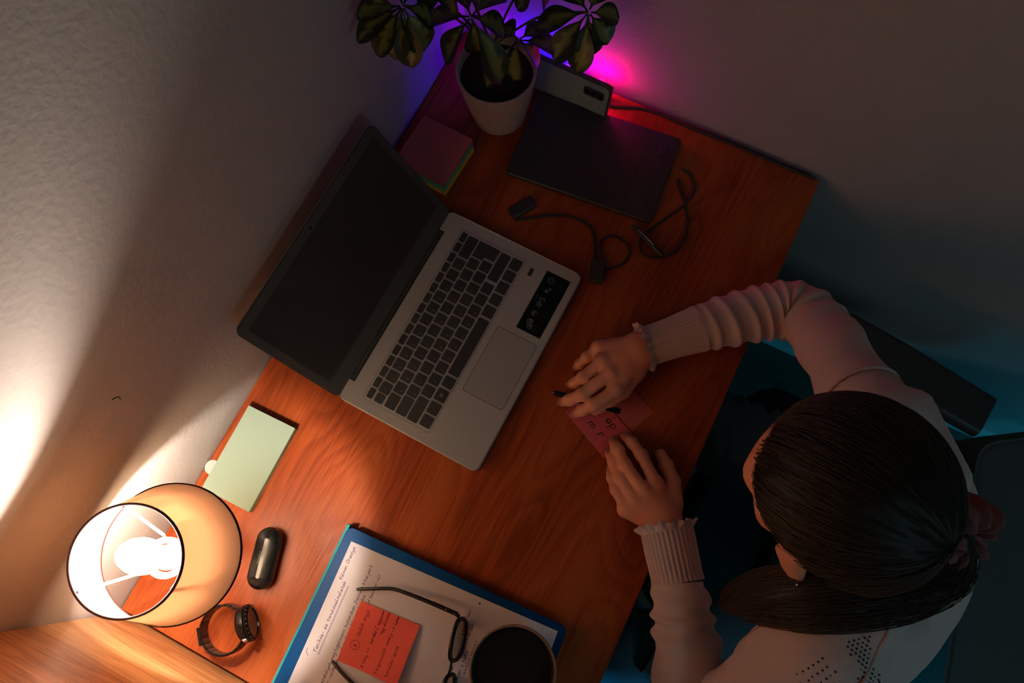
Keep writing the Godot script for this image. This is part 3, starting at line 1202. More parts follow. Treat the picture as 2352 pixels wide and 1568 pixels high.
	var up := (far - hinge).normalized()
	var lid_xf := Transform3D(Basis(-up, Vector3(up.y, -up.x, 0), Vector3(0, 0, 1)), hinge)
	# in the lid's own axes x runs down from the top edge (negative), y out of the screen, z along the hinge
	var L := 0.198
	var lm := Transform3D(lid_xf.basis, lid_xf * Vector3(-L / 2 - 0.002, 0, 0.1615))
	b = MB.new()
	b.prism(MB.round_rect(L, 0.323, 0.010, 6), -0.0050, -0.0005, 0.001, lm)
	var lid := part("lid", b, M.lid_back, o)
	b = MB.new()
	b.prism(MB.round_rect(L - 0.002, 0.321, 0.009, 6), -0.0006, 0.0004, 0.0002, lm)
	part("bezel", b, M.bezel_plastic, lid)
	b = MB.new()
	b.prism(MB.round_rect(L + 0.0006, 0.3236, 0.0102, 6), -0.0018, 0.0, 0.0004, lm)
	part("rubber_rim", b, M.dark_rubber, lid)
	b = MB.new()
	b.prism(MB.round_rect(0.156, 0.300, 0.0015, 2), 0.0003, 0.0006, 0.0, Transform3D(lm.basis, lm * Vector3(-0.0075, 0, 0)))
	part("screen", b, M.screen_glass, lid, "dark switched-off screen")
	b = MB.new()
	b.lathe([Vector2(0.0003, 0.0), Vector2(0.0022, 0.0), Vector2(0.0022, 0.0003), Vector2(0.0003, 0.0003)], 14, Transform3D(lm.basis, lm * Vector3(-0.0905, 0.0004, 0)))
	part("camera", b, M.glossy_case, lid)
	b = MB.new()
	b.tube([Vector3(0.005, 0.0105, 0.0335), Vector3(0.005, 0.0105, 0.2905)], 0.0052, 14)
	part("hinge", b, M.black_plastic, o)

func sticker(o: Node3D, t: float) -> void:
	# 97.5 mm along the front edge, 38.5 mm deep; the picture reads from the person's seat
	var k := 8.0
	var w := int(97.5 * k)
	var h := int(38.5 * k)
	var im := Image.create(w, h, false, Image.FORMAT_RGB8)
	im.fill(Color(0.10, 0.115, 0.12))
	var g := Color(0.62, 0.66, 0.63)
	var rng := RandomNumberGenerator.new()
	rng.seed = 4
	var circle := func(cx: float, cy: float, r: float, from_a: float, to_a: float, wide: float, cc: Color) -> void:
		var pts := []
		for i in 25:
			var a := lerpf(from_a, to_a, i / 24.0)
			pts.append(Vector2(cx + r * cos(a), cy + r * sin(a)) * k)
		stroke(im, pts, wide * k, cc)
	# the ten with a cloud beside it
	circle.call(16.0, 14.0, 4.6, 0.0, TAU, 0.35, g)
	stroke(im, [Vector2(14.2, 12.0) * k, Vector2(14.2, 16.2) * k], 0.4 * k, g)
	circle.call(17.2, 14.1, 1.9, 0.0, TAU, 0.4, g)
	circle.call(8.6, 16.0, 2.4, 0.0, TAU, 0.3, g)
	circle.call(10.8, 18.6, 1.6, 0.0, TAU, 0.3, g)
	stroke(im, [Vector2(6.2, 19.5) * k, Vector2(8.0, 21.0) * k], 0.35 * k, g)
	# fingerprint
	for i in 5:
		circle.call(30.5, 13.6, 0.9 + i * 0.85, PI * 0.75 + 0.3 * (i % 2), PI * 2.2 + 0.2 * i, 0.28, Color(0.45, 0.47, 0.40))
	# letters
	stroke(im, [Vector2(43.0, 10.0) * k, Vector2(43.0, 17.6) * k], 0.5 * k, g)
	stroke(im, [Vector2(46.2, 17.6) * k, Vector2(46.2, 10.2) * k], 0.5 * k, g)
	stroke(im, [Vector2(46.2, 10.2) * k, Vector2(49.4, 10.4) * k, Vector2(50.2, 12.2) * k, Vector2(49.4, 14.0) * k, Vector2(46.2, 14.2) * k], 0.5 * k, g)
	stroke(im, [Vector2(57.0, 10.8) * k, Vector2(54.6, 10.0) * k, Vector2(53.0, 11.6) * k, Vector2(55.0, 13.8) * k, Vector2(57.2, 15.8) * k, Vector2(55.2, 17.6) * k, Vector2(52.8, 16.8) * k], 0.5 * k, g)
	write_line(im, "Swift", Vector2(47.0 * k, 6.4 * k), 0.52 * k, Color(0.25, 0.45, 0.50), 0.22 * k, rng)
	# camera with a small fan
	for q in [[66.0, 11.2, 71.0, 11.2], [71.0, 11.2, 71.0, 16.4], [71.0, 16.4, 66.0, 16.4], [66.0, 16.4, 66.0, 11.2]]:
		stroke(im, [Vector2(q[0], q[1]) * k, Vector2(q[2], q[3]) * k], 0.3 * k, Color(0.48, 0.50, 0.44))
	circle.call(68.5, 13.8, 1.5, 0.0, TAU, 0.35, g)
	dab(im, Vector2(68.5, 13.8) * k, 0.6 * k, g, 1.0)
	for a in 4:
		stroke(im, [Vector2(73.6, 17.2) * k, Vector2(73.6 + 2.2 * cos(a * PI / 2 + 0.5), 17.2 + 2.2 * sin(a * PI / 2 + 0.5)) * k], 0.45 * k, g)
	# ring of blocks
	for a in 12:
		var d := Vector2(cos(TAU * a / 12.0), sin(TAU * a / 12.0))
		dab(im, (Vector2(86.0, 12.2) + d * 4.4) * k, 0.75 * k, g, 0.9)
	circle.call(86.0, 12.2, 1.7, 0.0, TAU, 0.3, Color(0.40, 0.42, 0.36))
	# small print
	for q in [[8.0, 25.5, 0.40], [26.0, 24.5, 0.26], [40.5, 24.5, 0.26], [63.0, 24.5, 0.26], [82.0, 24.5, 0.26]]:
		for row in 3:
			if q[2] > 0.3 and row > 0:
				continue
			var x: float = q[0] - 3.0
			while x < q[0] + 8.0:
				var d := rng.randf_range(0.8, 2.0)
				stroke(im, [Vector2(x, q[1] + row * 2.4) * k, Vector2(x + d, q[1] + row * 2.4) * k], q[2] * k, Color(0.36, 0.39, 0.38) if q[2] > 0.3 else Color(0.20, 0.23, 0.24))
				x += d + 0.7
	var m := print_on("sticker_print", im, 0.4)
	var b := MB.new()
	b.prism(MB.round_rect(0.0388, 0.0976, 0.0012), t, t + 0.00018, 0.0, Transform3D(Basis(), Vector3(0.1952, 0, 0.0653)))
	var s := part("sticker", b, M.black_plastic, o)
	b = MB.new()
	# the reader's left is the far end of z
	var y := t + 0.00022
	b.quad(Vector3(0.2144, y, 0.1138), Vector3(0.2144, y, 0.0168), Vector3(0.1760, y, 0.0168), Vector3(0.1760, y, 0.1138), [Vector2(0, 1), Vector2(1, 1), Vector2(1, 0), Vector2(0, 0)])
	part("sticker_print", b, m, s)

# ---------------------------------------------------------------- things on the desk

func pad(called: String, label: String, cat: String, c: Vector3, w: float, d: float, h: float, yaw: float, side: Material, face: Material, group := "") -> Node3D:
	var o := thing(called, label, cat, c, group)
	o.rotation.y = yaw
	var b := MB.new()
	b.prism(MB.round_rect(w, d, 0.0006, 2), 0.0, h - 0.0004, 0.0)
	part("sheets", b, side, o)
	b = MB.new()
	b.prism(MB.round_rect(w + 0.0003, d + 0.0003, 0.0006, 2), h - 0.0003, h, 0.0)
	part("top_sheet", b, face, o)
	return o

func note_pads() -> void:
	# the fit of the photograph gives the far corner of the green pad and its turn
	var yaw := 0.0183
	var c := V(0.0177, 0, 0.6971) + Vector3(0.038, 0, 0.0635).rotated(Vector3.UP, -yaw) + Vector3(0.0006, 0, 0)
	pad("sticky_note_pad", "long pale-green sticky note pad lying next to the lamp", "note pad", c, 0.076, 0.127, 0.012, -yaw * -1.0, M.green_paper_side, M.green_paper)
	# three square pads in a stack beside the plant pot
	var sq := V(0.0690, 0, 0.2362)
	pad("sticky_note_pad", "yellow square sticky note pad at the bottom of the stack behind the laptop", "note pad", sq + Vector3(0.001, 0, 0.0015), 0.0875, 0.0875, 0.0085, -0.06, M.yellow_paper, M.yellow_paper, "square note pads stacked behind the laptop")
	pad("sticky_note_pad", "mint-green square sticky note pad in the middle of the stack behind the laptop", "note pad", sq + Vector3(0.0, 0.0085, 0.0), 0.0865, 0.0865, 0.0125, -0.05, M.mint_paper, M.mint_paper, "square note pads stacked behind the laptop")
	pad("sticky_note_pad", "dusty-pink square sticky note pad on top of the stack behind the laptop", "note pad", sq + Vector3(-0.0005, 0.021, -0.001), 0.0865, 0.0865, 0.009, -0.047, M.pink_paper, M.pink_paper, "square note pads stacked behind the laptop")
	# round felt dot at the desk edge
	var o := MB.new()
	o.lathe([Vector2(0.0003, 0), Vector2(0.0105, 0), Vector2(0.0105, 0), Vector2(0.0105, 0.0008), Vector2(0.0098, 0.0012), Vector2(0.0003, 0.0012)], 28)
	var f := part("felt_dot", o, M.felt, self)
	f.position = V(0.0112, 0, 0.7965)
	tag(f, "small round cream felt dot stuck at the desk edge under the green pad", "sticker")

func earbud_case() -> void:
	var o := thing("earbud_case", "glossy black pill-shaped earbud case lying between lamp and binder", "earbud case", V(0.147, 0, 0.8655))
	o.rotation.y = 0.29
	# capsule along z, a little flattened
	var half := func(y0: float, y1: float) -> Array:
		var rows := []
		for i in 9:
			var t := i / 8.0
			var y := lerpf(y0, y1, t)
			var s := sqrt(maxf(0.02, 1.0 - pow(absf(y - 0.0135) / 0.0137, 2.6)))
			var ring := PackedVector3Array()
			var hw := 0.0175 * s
			var hl := 0.0235 + 0.0
			for k in 40:
				var a := TAU * k / 40.0
				ring.append(Vector3(hw * cos(a), y, hw * sin(a) + (hl if sin(a) >= 0 else -hl)))
			rows.append(ring)
		return rows
	var b := MB.new()
	b.loft(half.call(0.0, 0.0135))
	part("case_bottom", b, M.glossy_case, o)
	b = MB.new()
	b.loft(half.call(0.0141, 0.0271))
	part("case_lid", b, M.glossy_case, o)
	b = MB.new()
	b.loft([half.call(0.0134, 0.0142)[0], half.call(0.0134, 0.0142)[8]], false, false)
	part("seam", b, M.gap, o)
	var tm := TextMesh.new()
	tm.text = "HUAWEI"
	tm.font_size = 16
	tm.pixel_size = 0.00027
	tm.depth = 0.0003
	tm.material = M.legend_print
	place("lettering", tm, o, Transform3D(Basis(Vector3(0, 0, 1), Vector3(1, 0, 0), Vector3(0, 1, 0)), Vector3(-0.0035, 0.0269, 0)))

func wristwatch() -> void:
	var at := V(0.1665, 0, 0.949)
	var o := thing("wristwatch", "black metal wristwatch standing on its side beside the lamp", "watch", at)
	o.rotation.y = 0.73
	o.scale = Vector3.ONE * 1.14
	# the dial faces local +x; the bracelet loops behind it in the plane of the desk
	var cy := 0.0215
	var face := Transform3D(Basis(Vector3(0, 1, 0), Vector3(1, 0, 0), Vector3(0, 0, -1)), Vector3(0.0, cy, 0))
	var b := MB.new()
	b.lathe([Vector2(0.0003, -0.002), Vector2(0.0165, -0.002), Vector2(0.0195, 0.0005), Vector2(0.0205, 0.003), Vector2(0.0205, 0.008), Vector2(0.0205, 0.008), Vector2(0.0192, 0.0105), Vector2(0.0003, 0.0105)], 40, face)
	part("watch_case", b, M.gunmetal, o)
	b = MB.new()
	b.lathe([Vector2(0.0155, 0.0105), Vector2(0.0205, 0.0095), Vector2(0.0208, 0.0110), Vector2(0.0208, 0.0110), Vector2(0.0190, 0.0135), Vector2(0.0160, 0.0138), Vector2(0.0160, 0.0138), Vector2(0.0155, 0.0115)], 40, face)
	var bez := part("watch_bezel", b, M.gunmetal, o)
	b = MB.new()
	for k in 24:
		var a := TAU * k / 24.0
		b.ball(face * Vector3(0.0206 * cos(a), 0.0128, 0.0206 * sin(a)), Vector3.ONE * 0.0007, 8)
	var studs := part("bezel_stud", b, M.chrome, bez)
	studs.set_meta("kind", "stuff")
	b = MB.new()
	b.lathe([Vector2(0.0003, 0.0112), Vector2(0.0158, 0.0112)], 36, face)
	part("watch_dial", b, M.black_plastic, o)
	b = MB.new()
	b.lathe([Vector2(0.0156, 0.0126), Vector2(0.0003, 0.0128)], 36, face)
	part("watch_glass", b, M.lens_glass, o)
	b = MB.new()
	b.lathe([Vector2(0.0003, 0.0), Vector2(0.0030, 0.0), Vector2(0.0032, 0.001), Vector2(0.0032, 0.0035), Vector2(0.0003, 0.004)], 12, Transform3D(Basis(Vector3(1, 0, 0), PI / 2 + 0.8), Vector3(0.0055, cy + 0.0140, 0.0148)))
	part("crown", b, M.chrome, o)
	# bracelet links along an oval
	var link := MB.new()
	link.box(Vector3(0.0026, 0.0205, 0.0066), 0.0007, Transform3D())
	var lm := link.mesh()
	lm.surface_set_material(0, M.gunmetal)
	var n := 21
	for k in n:
		var a := lerpf(0.62, TAU - 0.62, k / float(n - 1))
		var px := -0.019 + 0.025 * cos(a)
		var pz := 0.0268 * sin(a)
		var tx := -0.025 * sin(a)
		var tz := 0.0268 * cos(a)
		place("bracelet_link", lm, o, Transform3D(Basis(Vector3.UP, atan2(tx, tz)), Vector3(px, cy - 0.0105 + 0.0105, pz)))
	b = MB.new()
	b.box(Vector3(0.0034, 0.0185, 0.020), 0.0008, Transform3D(Basis(Vector3.UP, 0.0), Vector3(-0.0460, cy, 0.0)))
	part("clasp", b, M.gunmetal, o)

func binder_and_notes() -> void:
	var yaw := -0.052
	var at := V(0.393, 0, 0.882)
	var o := thing("ring_binder", "blue plastic binder with a teal back lying at the front of the desk", "binder", at)
	o.rotation.y = -yaw
	# local x across the 322 mm width, z towards the lamp end
	var b := MB.new()
	b.prism(MB.round_rect(0.320, 0.224, 0.006), 0.0, 0.0022, 0.0005, Transform3D(Basis(), Vector3(-0.003, 0, 0.006)))
	part("back_cover", b, M.teal_film, o, "teal back cover")
	b = MB.new()
	b.prism(MB.round_rect(0.304, 0.215, 0.001, 2), 0.0022, 0.0165, 0.0, Transform3D(Basis(), Vector3(-0.001, 0, 0.002)))
	part("page_block", b, M.white_paper, o)
	b = MB.new()
	var side := []
	for k in 7:
		var a := PI / 2 + PI * k / 6.0
		var p := Vector3(-0.1585 + 0.006 * cos(a), 0.0095 + 0.0085 * sin(a), 0)
		side.append(PackedVector3Array([p + Vector3(0, 0, -0.114), p + Vector3(0, 0, 0.118)]))
	b.grid(side)
	part("spine", b, M.teal_film, o, "teal spine")
	b = MB.new()
	b.prism(MB.round_rect(0.3205, 0.232, 0.009), 0.0168, 0.0188, 0.0006, Transform3D(Basis(), Vector3(0.0005, 0, 0.0035)))
	part("front_cover", b, M.blue_plastic, o, "blue front cover")
	# A4 sheet of notes
	var rng := RandomNumberGenerator.new()
	rng.seed = 12
	var k := 5.6
	var W := int(210 * k)
	var H := int(297 * k)
	var im := Image.create(W, H, false, Image.FORMAT_RGB8)
	im.fill(Color(0.90, 0.855, 0.86))
	var ink := Color(0.27, 0.20, 0.36)
	# as read: the top of the page lies along the lamp side
	write_line(im, "Tanítás- és tanuláselméletek", Vector2(66 * k, 17 * k), 0.74 * k, ink, 0.30 * k, rng, -0.01)
	var wave := []
	for i in 64:
		wave.append(Vector2((66 + i * 1.44) * k, (20.5 + (1.3 if i % 2 else -0.3)) * k))
	stroke(im, wave, 0.26 * k, ink)
	stroke(im, [Vector2(60 * k, 9 * k), Vector2(63 * k, 5 * k), Vector2(68 * k, 5 * k)], 0.28 * k, ink)
	write_line(im, "Kálmán Orsolya", Vector2(160 * k, 9.5 * k), 0.68 * k, ink, 0.30 * k, rng, -0.02)
	var lines := [[5, 42, "szerző -> szabályok, megfogalmazni kutatóban (létrára kiteljesít)"], [8, 49, "feladata -> rendszer... -> sorban pillérrel kezdve"], [130, 56, "!örömöd bevetni rá!"], [6, 58, "t-szabály"], [4, 76, "1 csoport"], [24, 86, "kapcsolat"], [3, 150, "tananyag"], [14, 165, "- egyén, tudás -> kép"], [30, 180, "[ új megismerni"], [60, 190, "-> fejlesztés -> kell"], [92, 200, "- módszer a tudás"], [150, 172, "- egyszeri"], [148, 184, "-> kiegészítés!"], [132, 194, "közös -> ki adni"], [110, 206, "- mintája szerint"], [36, 196, "(csak)"]]
	for l in lines:
		write_line(im, l[2], Vector2(l[0] * k, l[1] * k), 0.66 * k, ink, 0.27 * k, rng, -0.012)
	dab(im, Vector2(203 * k, 190 * k), 1.4 * k, ink, 0.9)
	var rnd := RandomNumberGenerator.new()
	rnd.seed = 5
	for row in 9:
		write_line(im, ["tanulás elmélete szerint", "a gyermek és a tanár", "közösen alkot tudást", "mit tanít és mikor", "az iskola világa", "kérdés és válasz", "gondolat és nyelv", "példa: olvasás", "folytatás..."][row], Vector2(20 * k, (216 + row * 8.5) * k), 0.62 * k, ink, 0.22 * k, rnd, -0.01)
	var m := print_on("note_sheet_print", im)
	var sheet := thing("paper_sheet", "white A4 sheet of handwritten notes lying on the blue binder", "paper", V(0.2411, 0.0188, 0.7939))
	sheet.rotation.y = 0.0768
	b = MB.new()
	# sheet x = reader's down, z = reader's left
	b.quad(Vector3(0, 0.0006, 0.210), Vector3(0.297, 0.0006, 0.210), Vector3(0.297, 0.0006, 0), Vector3(0, 0.0006, 0), [Vector2(0, 0), Vector2(0, 1), Vector2(1, 1), Vector2(1, 0)])
	part("page", b, m, sheet)
	b = MB.new()
	b.prism(PackedVector2Array([Vector2(0.297, 0.21), Vector2(0, 0.21), Vector2(0, 0), Vector2(0.297, 0)]), 0.0, 0.0004, 0.0)
	part("sheet_edge", b, M.white_paper, sheet)
	# red sticky note, one corner curling up
	im = Image.create(640, 640, false, Image.FORMAT_RGB8)
	im.fill(Color(0.93, 0.40, 0.34))
	ink = Color(0.36, 0.10, 0.20)
	rng.seed = 33
	var e := 8.4
	var pts := []
	for i in 30:
		pts.append(Vector2(25 + 5.5 * cos(i * 0.23), 13 + 5.5 * sin(i * 0.23)) * e)
	stroke(im, pts, 0.28 * e, ink)
	write_line(im, "B", Vector2(22.6, 15.2) * e, 0.62 * e, ink, 0.28 * e, rng)
	write_line(im, "-Szülők anyja", Vector2(33, 14) * e, 0.62 * e, ink, 0.3 * e, rng)
	write_line(im, "6 lány -> 2 kérdés [ egyszerű", Vector2(3, 31) * e, 0.60 * e, ink, 0.3 * e, rng)
	write_line(im, "egy állomás", Vector2(48, 38) * e, 0.55 * e, ink, 0.3 * e, rng)
	write_line(im, "1 kapcsolat, amely", Vector2(3, 49) * e, 0.66 * e, ink, 0.3 * e, rng)
	write_line(im, "-> lehet!", Vector2(56, 50) * e, 0.6 * e, ink, 0.32 * e, rng)
	write_line(im, "tanulási szint", Vector2(5, 62) * e, 0.64 * e, ink, 0.3 * e, rng)
	m = print_on("red_note_print", im)
	m.backlight_enabled = true
	m.backlight = Color(0.3, 0.1, 0.08)
	var note := thing("sticky_note", "red-orange sticky note with dark handwriting stuck on the white sheet", "sticky note", V(0.2905, 0.0194, 0.8535))
	note.rotation.y = 0.105
	b = MB.new()
	var rows := []
	for i in 17:
		var r := PackedVector3Array()
		for j in 17:
			var u := i / 16.0
			var w := j / 16.0
			var lift := 0.0012 + 0.009 * pow(maxf(0.0, u + w * 0.55 - 0.85), 1.6) + 0.003 * pow(u, 2.0) + 0.0012 * sin(u * 5.0 + w * 4.0)
			r.append(Vector3(u * 0.0845, lift, w * 0.078))
		rows.append(r)
	# u runs down the page, v to the reader's left
	var s := b.v.size()
	b.grid(rows, false, true)
	for i in range(s, b.v.size()):
		b.uv[i] = Vector2(1.0 - b.uv[i].x, b.uv[i].y)
	part("note_paper", b, m, note)

func eyeglasses() -> void:
	var o := thing("eyeglasses", "black-framed eyeglasses lying open on the handwritten sheet", "glasses", V(0.40, 0.0195, 0.86))
	var zz := 0.0
	# frame stands on its lower rims, lenses nearly upright
	var hinge_a := V(0.4140, 0.0440, 0.8095)
	var hinge_b := V(0.4480, 0.0440, 0.9300)
	var along := (hinge_b - hinge_a).normalized()
	var outward := along.cross(Vector3.UP).normalized()
	if outward.x < 0:
		outward = -outward
	var down := (Vector3.DOWN * 0.92 + outward * 0.38).normalized()
	for k in 2:
		var c := hinge_a + along * (0.029 if k == 0 else 0.0965) + down * 0.0095
		var path := []
		var inner := PackedVector3Array()
		for i in 33:
			var a := TAU * i / 32.0
			var sx := 0.0255 * signf(cos(a)) * pow(absf(cos(a)), 0.75)
			var sy := 0.0165 * signf(sin(a)) * pow(absf(sin(a)), 0.75)
			path.append(c + along * sx + down * sy + outward * 0.0015)
			if i < 32:
				inner.append(path[-1])
		var b := from(o)
		b.tube(path, 0.0029, 8, false)
		var rim := part("rim", b, M.glasses_black, o)
		b = from(o)
		b.fan(inner, c + outward * 0.0025, outward)
		part("lens", b, M.lens_glass, rim)
	var b2 := from(o)
	b2.tube(curve([hinge_a + along * 0.0548 + down * 0.006, hinge_a + along * 0.0628 + down * 0.003 + outward * 0.002, hinge_a + along * 0.0708 + down * 0.006], 5), 0.0018, 8)
	part("bridge", b2, M.glasses_black, o)
	# temples
	for q in [[hinge_a, V(0.4130, 0.0440, 0.8085), V(0.381, 0.040, 0.8115), V(0.345, 0.034, 0.8160), V(0.322, 0.030, 0.8205), V(0.300, 0.0265, 0.8315), V(0.279, 0.0225, 0.8430)], [hinge_b, V(0.446, 0.044, 0.9315), V(0.410, 0.040, 0.9440), V(0.370, 0.035, 0.9480), V(0.331, 0.030, 0.9430), V(0.310, 0.0265, 0.9385), V(0.294, 0.0225, 0.9340)]]:
		var b := from(o)
		var p := curve(q.slice(1), 6)
		var r := []
		for i in p.size():
			r.append(lerpf(0.0030, 0.0021, i / float(p.size() - 1)))
		b.tube(p, r, 8, true, 1.35)
		var temple := part("temple", b, M.glasses_black, o)
		b = from(o)
		b.box(Vector3(0.004, 0.0065, 0.0045), 0.0008, Transform3D(Basis(), q[0]))
		part("hinge", b, M.glasses_black, temple)
		b = from(o)
		for i in 2:
			b.ball(q[1] + Vector3(-0.004 - i * 0.012, 0.0030, 0.0012), Vector3.ONE * 0.0010, 8)
		part("rivet", b, M.chrome, temple)

func mug() -> void:
	var o := thing("mug", "black mug of dark coffee with a tan rim standing on the sheet", "mug", V(0.502, 0.0194, 0.826))
	var b := MB.new()
	b.lathe([Vector2(0.0005, 0.0), Vector2(0.031, 0.0), Vector2(0.034, 0.002), Vector2(0.0375, 0.02), Vector2(0.045, 0.06), Vector2(0.0510, 0.0955)], 56)
	b.lathe([Vector2(0.0480, 0.0955), Vector2(0.0420, 0.06), Vector2(0.035, 0.02), Vector2(0.031, 0.006), Vector2(0.0005, 0.005)], 56)
	part("cup", b, M.mug_black, o)
	b = MB.new()
	b.lathe([Vector2(0.0510, 0.0954), Vector2(0.0511, 0.0972), Vector2(0.0500, 0.0985), Vector2(0.0487, 0.0981), Vector2(0.0479, 0.0954)], 56)
	part("rim", b, M.mug_rim, o, "tan rim")
	b = MB.new()
	b.lathe([Vector2(0.0445, 0.078), Vector2(0.0005, 0.078)], 48)
	part("coffee", b, M.coffee, o)
	b = MB.new()
	b.tube(curve([Vector3(0.014, 0.08, 0.046), Vector3(0.022, 0.082, 0.066), Vector3(0.024, 0.06, 0.078), Vector3(0.020, 0.034, 0.066), Vector3(0.012, 0.026, 0.038)], 6), 0.0052, 12)
	part("handle", b, M.mug_black, o)

# ---------------------------------------------------------------- plant, phone, tablet

func leaf_into(b: MB, a: Vector3, tip: Vector3, width: float, face_up: Vector3, rng: RandomNumberGenerator) -> void:
	var n := 12
	var m := 8
	var along := tip - a
	var L := along.length()
	var dir := along / L
	var side := dir.cross(face_up).normalized()
	var up := side.cross(dir).normalized()
	var rows := []
	var cols := []
	var stalk := 0.13
	var wob := rng.randf_range(0.0, TAU)
	var patch := rng.randf_range(0.30, 0.62)
	var skew := rng.randf_range(-0.3, 0.3)
	var green := Color(0.022, 0.034, 0.013)
	var pale := Color(0.17, 0.19, 0.05)
	for i in n + 1:
		var t := i / float(n)
		var q := clampf((t - stalk) / (1.0 - stalk), 0.0, 1.0)
		var w := width * pow(sin(PI * pow(q, 1.35) * 0.985 + 0.004), 0.72) if q > 0.0 else 0.0
		w = maxf(w, 0.0011 if t < 0.97 else 0.0004)
		var sag := -0.10 * L * pow(t, 2.0) + 0.05 * L * sin(PI * t)
		var r := PackedVector3Array()
		var cr := []
		for j in m + 1:
			var s := (j / float(m)) * 2.0 - 1.0
			var fold := absf(s) * w * 0.28 + 0.0016 * sin(t * 9.0 + wob + s * 2.0) * q
			r.append(a + dir * (L * t) + up * (sag + fold) + side * (s * w))
			var edge := absf(s - skew * q) + 0.20 * sin(t * 23.0 + wob + s * 3.0) * q
			cr.append(pale if q > 0.06 and q < 0.93 and edge < patch * (1.0 - 0.35 * q) else green)
		rows.append(r)
		cols.append(cr)
	b.grid(rows, false, false, cols)
	# underside, a leaf's thickness below
	var under := []
	for r in rows:
		var u := PackedVector3Array()
		for p in r:
			u.append(p - up * 0.0006)
		under.append(u)
	b.grid(under, false, true, cols)

func potted_plant() -> void:
	var at := V(0.120, 0, 0.118)
	var o := thing("potted_plant", "umbrella plant with pale-centred leaves in a textured clay pot in the corner", "plant", at)
	var b := MB.new()
	b.lathe([Vector2(0.0005, 0.0), Vector2(0.0405, 0.0), Vector2(0.0425, 0.0015), Vector2(0.0455, 0.02), Vector2(0.0530, 0.065), Vector2(0.0588, 0.108), Vector2(0.0592, 0.112), Vector2(0.0585, 0.114), Vector2(0.0560, 0.114), Vector2(0.0550, 0.112), Vector2(0.0530, 0.09)], 56)
	part("pot", b, M.pot_clay, o)
	b = MB.new()
	var rng := RandomNumberGenerator.new()
	rng.seed = 9
	var rows := []
	for i in 9:
		var r := PackedVector3Array()
		for j in 32:
			var a := TAU * j / 32.0
			r.append(Vector3(0.0538 * (1.0 - i / 8.0) * cos(a), 0.096 + (rng.randf_range(-0.0025, 0.0025) if i > 0 else 0.0), 0.0538 * (1.0 - i / 8.0) * sin(a)))
		rows.append(r)
	b.grid(rows, true)
	part("soil", b, M.soil, o)
	var whorls := [
		[V(0.241, 0.265, 0.089), [V(0.277, 0.255, 0.072), V(0.278, 0.245, 0.105), V(0.258, 0.220, 0.118), V(0.252, 0.205, 0.137), V(0.217, 0.215, 0.140), V(0.182, 0.245, 0.123), V(0.192, 0.265, 0.065), V(0.242, 0.275, 0.050)]],
		[V(0.064, 0.330, 0.222), [V(0.020, 0.330, 0.255), V(0.025, 0.310, 0.274), V(0.046, 0.290, 0.272), V(0.065, 0.280, 0.263), V(0.085, 0.270, 0.259), V(0.094, 0.280, 0.235), V(0.093, 0.300, 0.206), V(0.031, 0.330, 0.190), V(0.062, 0.330, 0.182)]],
		[V(0.115, 0.270, 0.161), [V(0.153, 0.240, 0.140), V(0.129, 0.220, 0.174), V(0.169, 0.190, 0.182), V(0.086, 0.210, 0.201), V(0.050, 0.240, 0.171), V(0.062, 0.240, 0.103), V(0.119, 0.240, 0.091)]],
		[V(0.154, 0.190, 0.112), [V(0.185, 0.140, 0.102), V(0.156, 0.130, 0.139), V(0.123, 0.130, 0.163), V(0.175, 0.170, 0.062), V(0.123, 0.190, 0.104), V(0.206, 0.140, 0.068)]],
		[V(0.095, 0.330, 0.159), [V(0.066, 0.300, 0.199), V(0.092, 0.280, 0.175), V(0.125, 0.280, 0.146), V(0.137, 0.310, 0.120), V(0.036, 0.300, 0.144), V(0.063, 0.300, 0.082)]],
		[V(0.175, 0.300, 0.092), [V(0.154, 0.260, 0.121), V(0.188, 0.250, 0.092), V(0.222, 0.270, 0.077), V(0.205, 0.300, 0.057), V(0.137, 0.300, 0.062)]],
		[V(0.049, 0.380, 0.223), [V(0.029, 0.380, 0.264), V(0.045, 0.350, 0.247), V(0.069, 0.340, 0.214), V(0.067, 0.360, 0.182), V(0.020, 0.380, 0.206)]]]
	var trunk := V(0.120, 0.095, 0.118)
	var fork := V(0.118, 0.165, 0.122)
	b = from(o)
	b.tube(curve([trunk, V(0.122, 0.13, 0.119), fork], 5), [0.0045, 0.0044, 0.0043, 0.0042, 0.0041, 0.004, 0.004, 0.004, 0.0038, 0.0036, 0.0034], 8)
	part("stem", b, M.stem_green, o)
	for w in whorls:
		var c: Vector3 = w[0]
		b = from(o)
		b.tube(curve([fork, fork.lerp(c, 0.5) + Vector3(0, 0.025, 0), c], 7), 0.0017, 6)
		var st := part("stem", b, M.stem_green, o)
		for t in w[1]:
			b = from(o)
			var d: Vector3 = t - c
			var flat := Vector3(d.x, 0, d.z).normalized() * 0.25 + Vector3.UP
			leaf_into(b, c + d.normalized() * 0.003, t, rng.randf_range(0.0165, 0.0200), flat, rng)
			part("leaf", b, M.leaf, st)

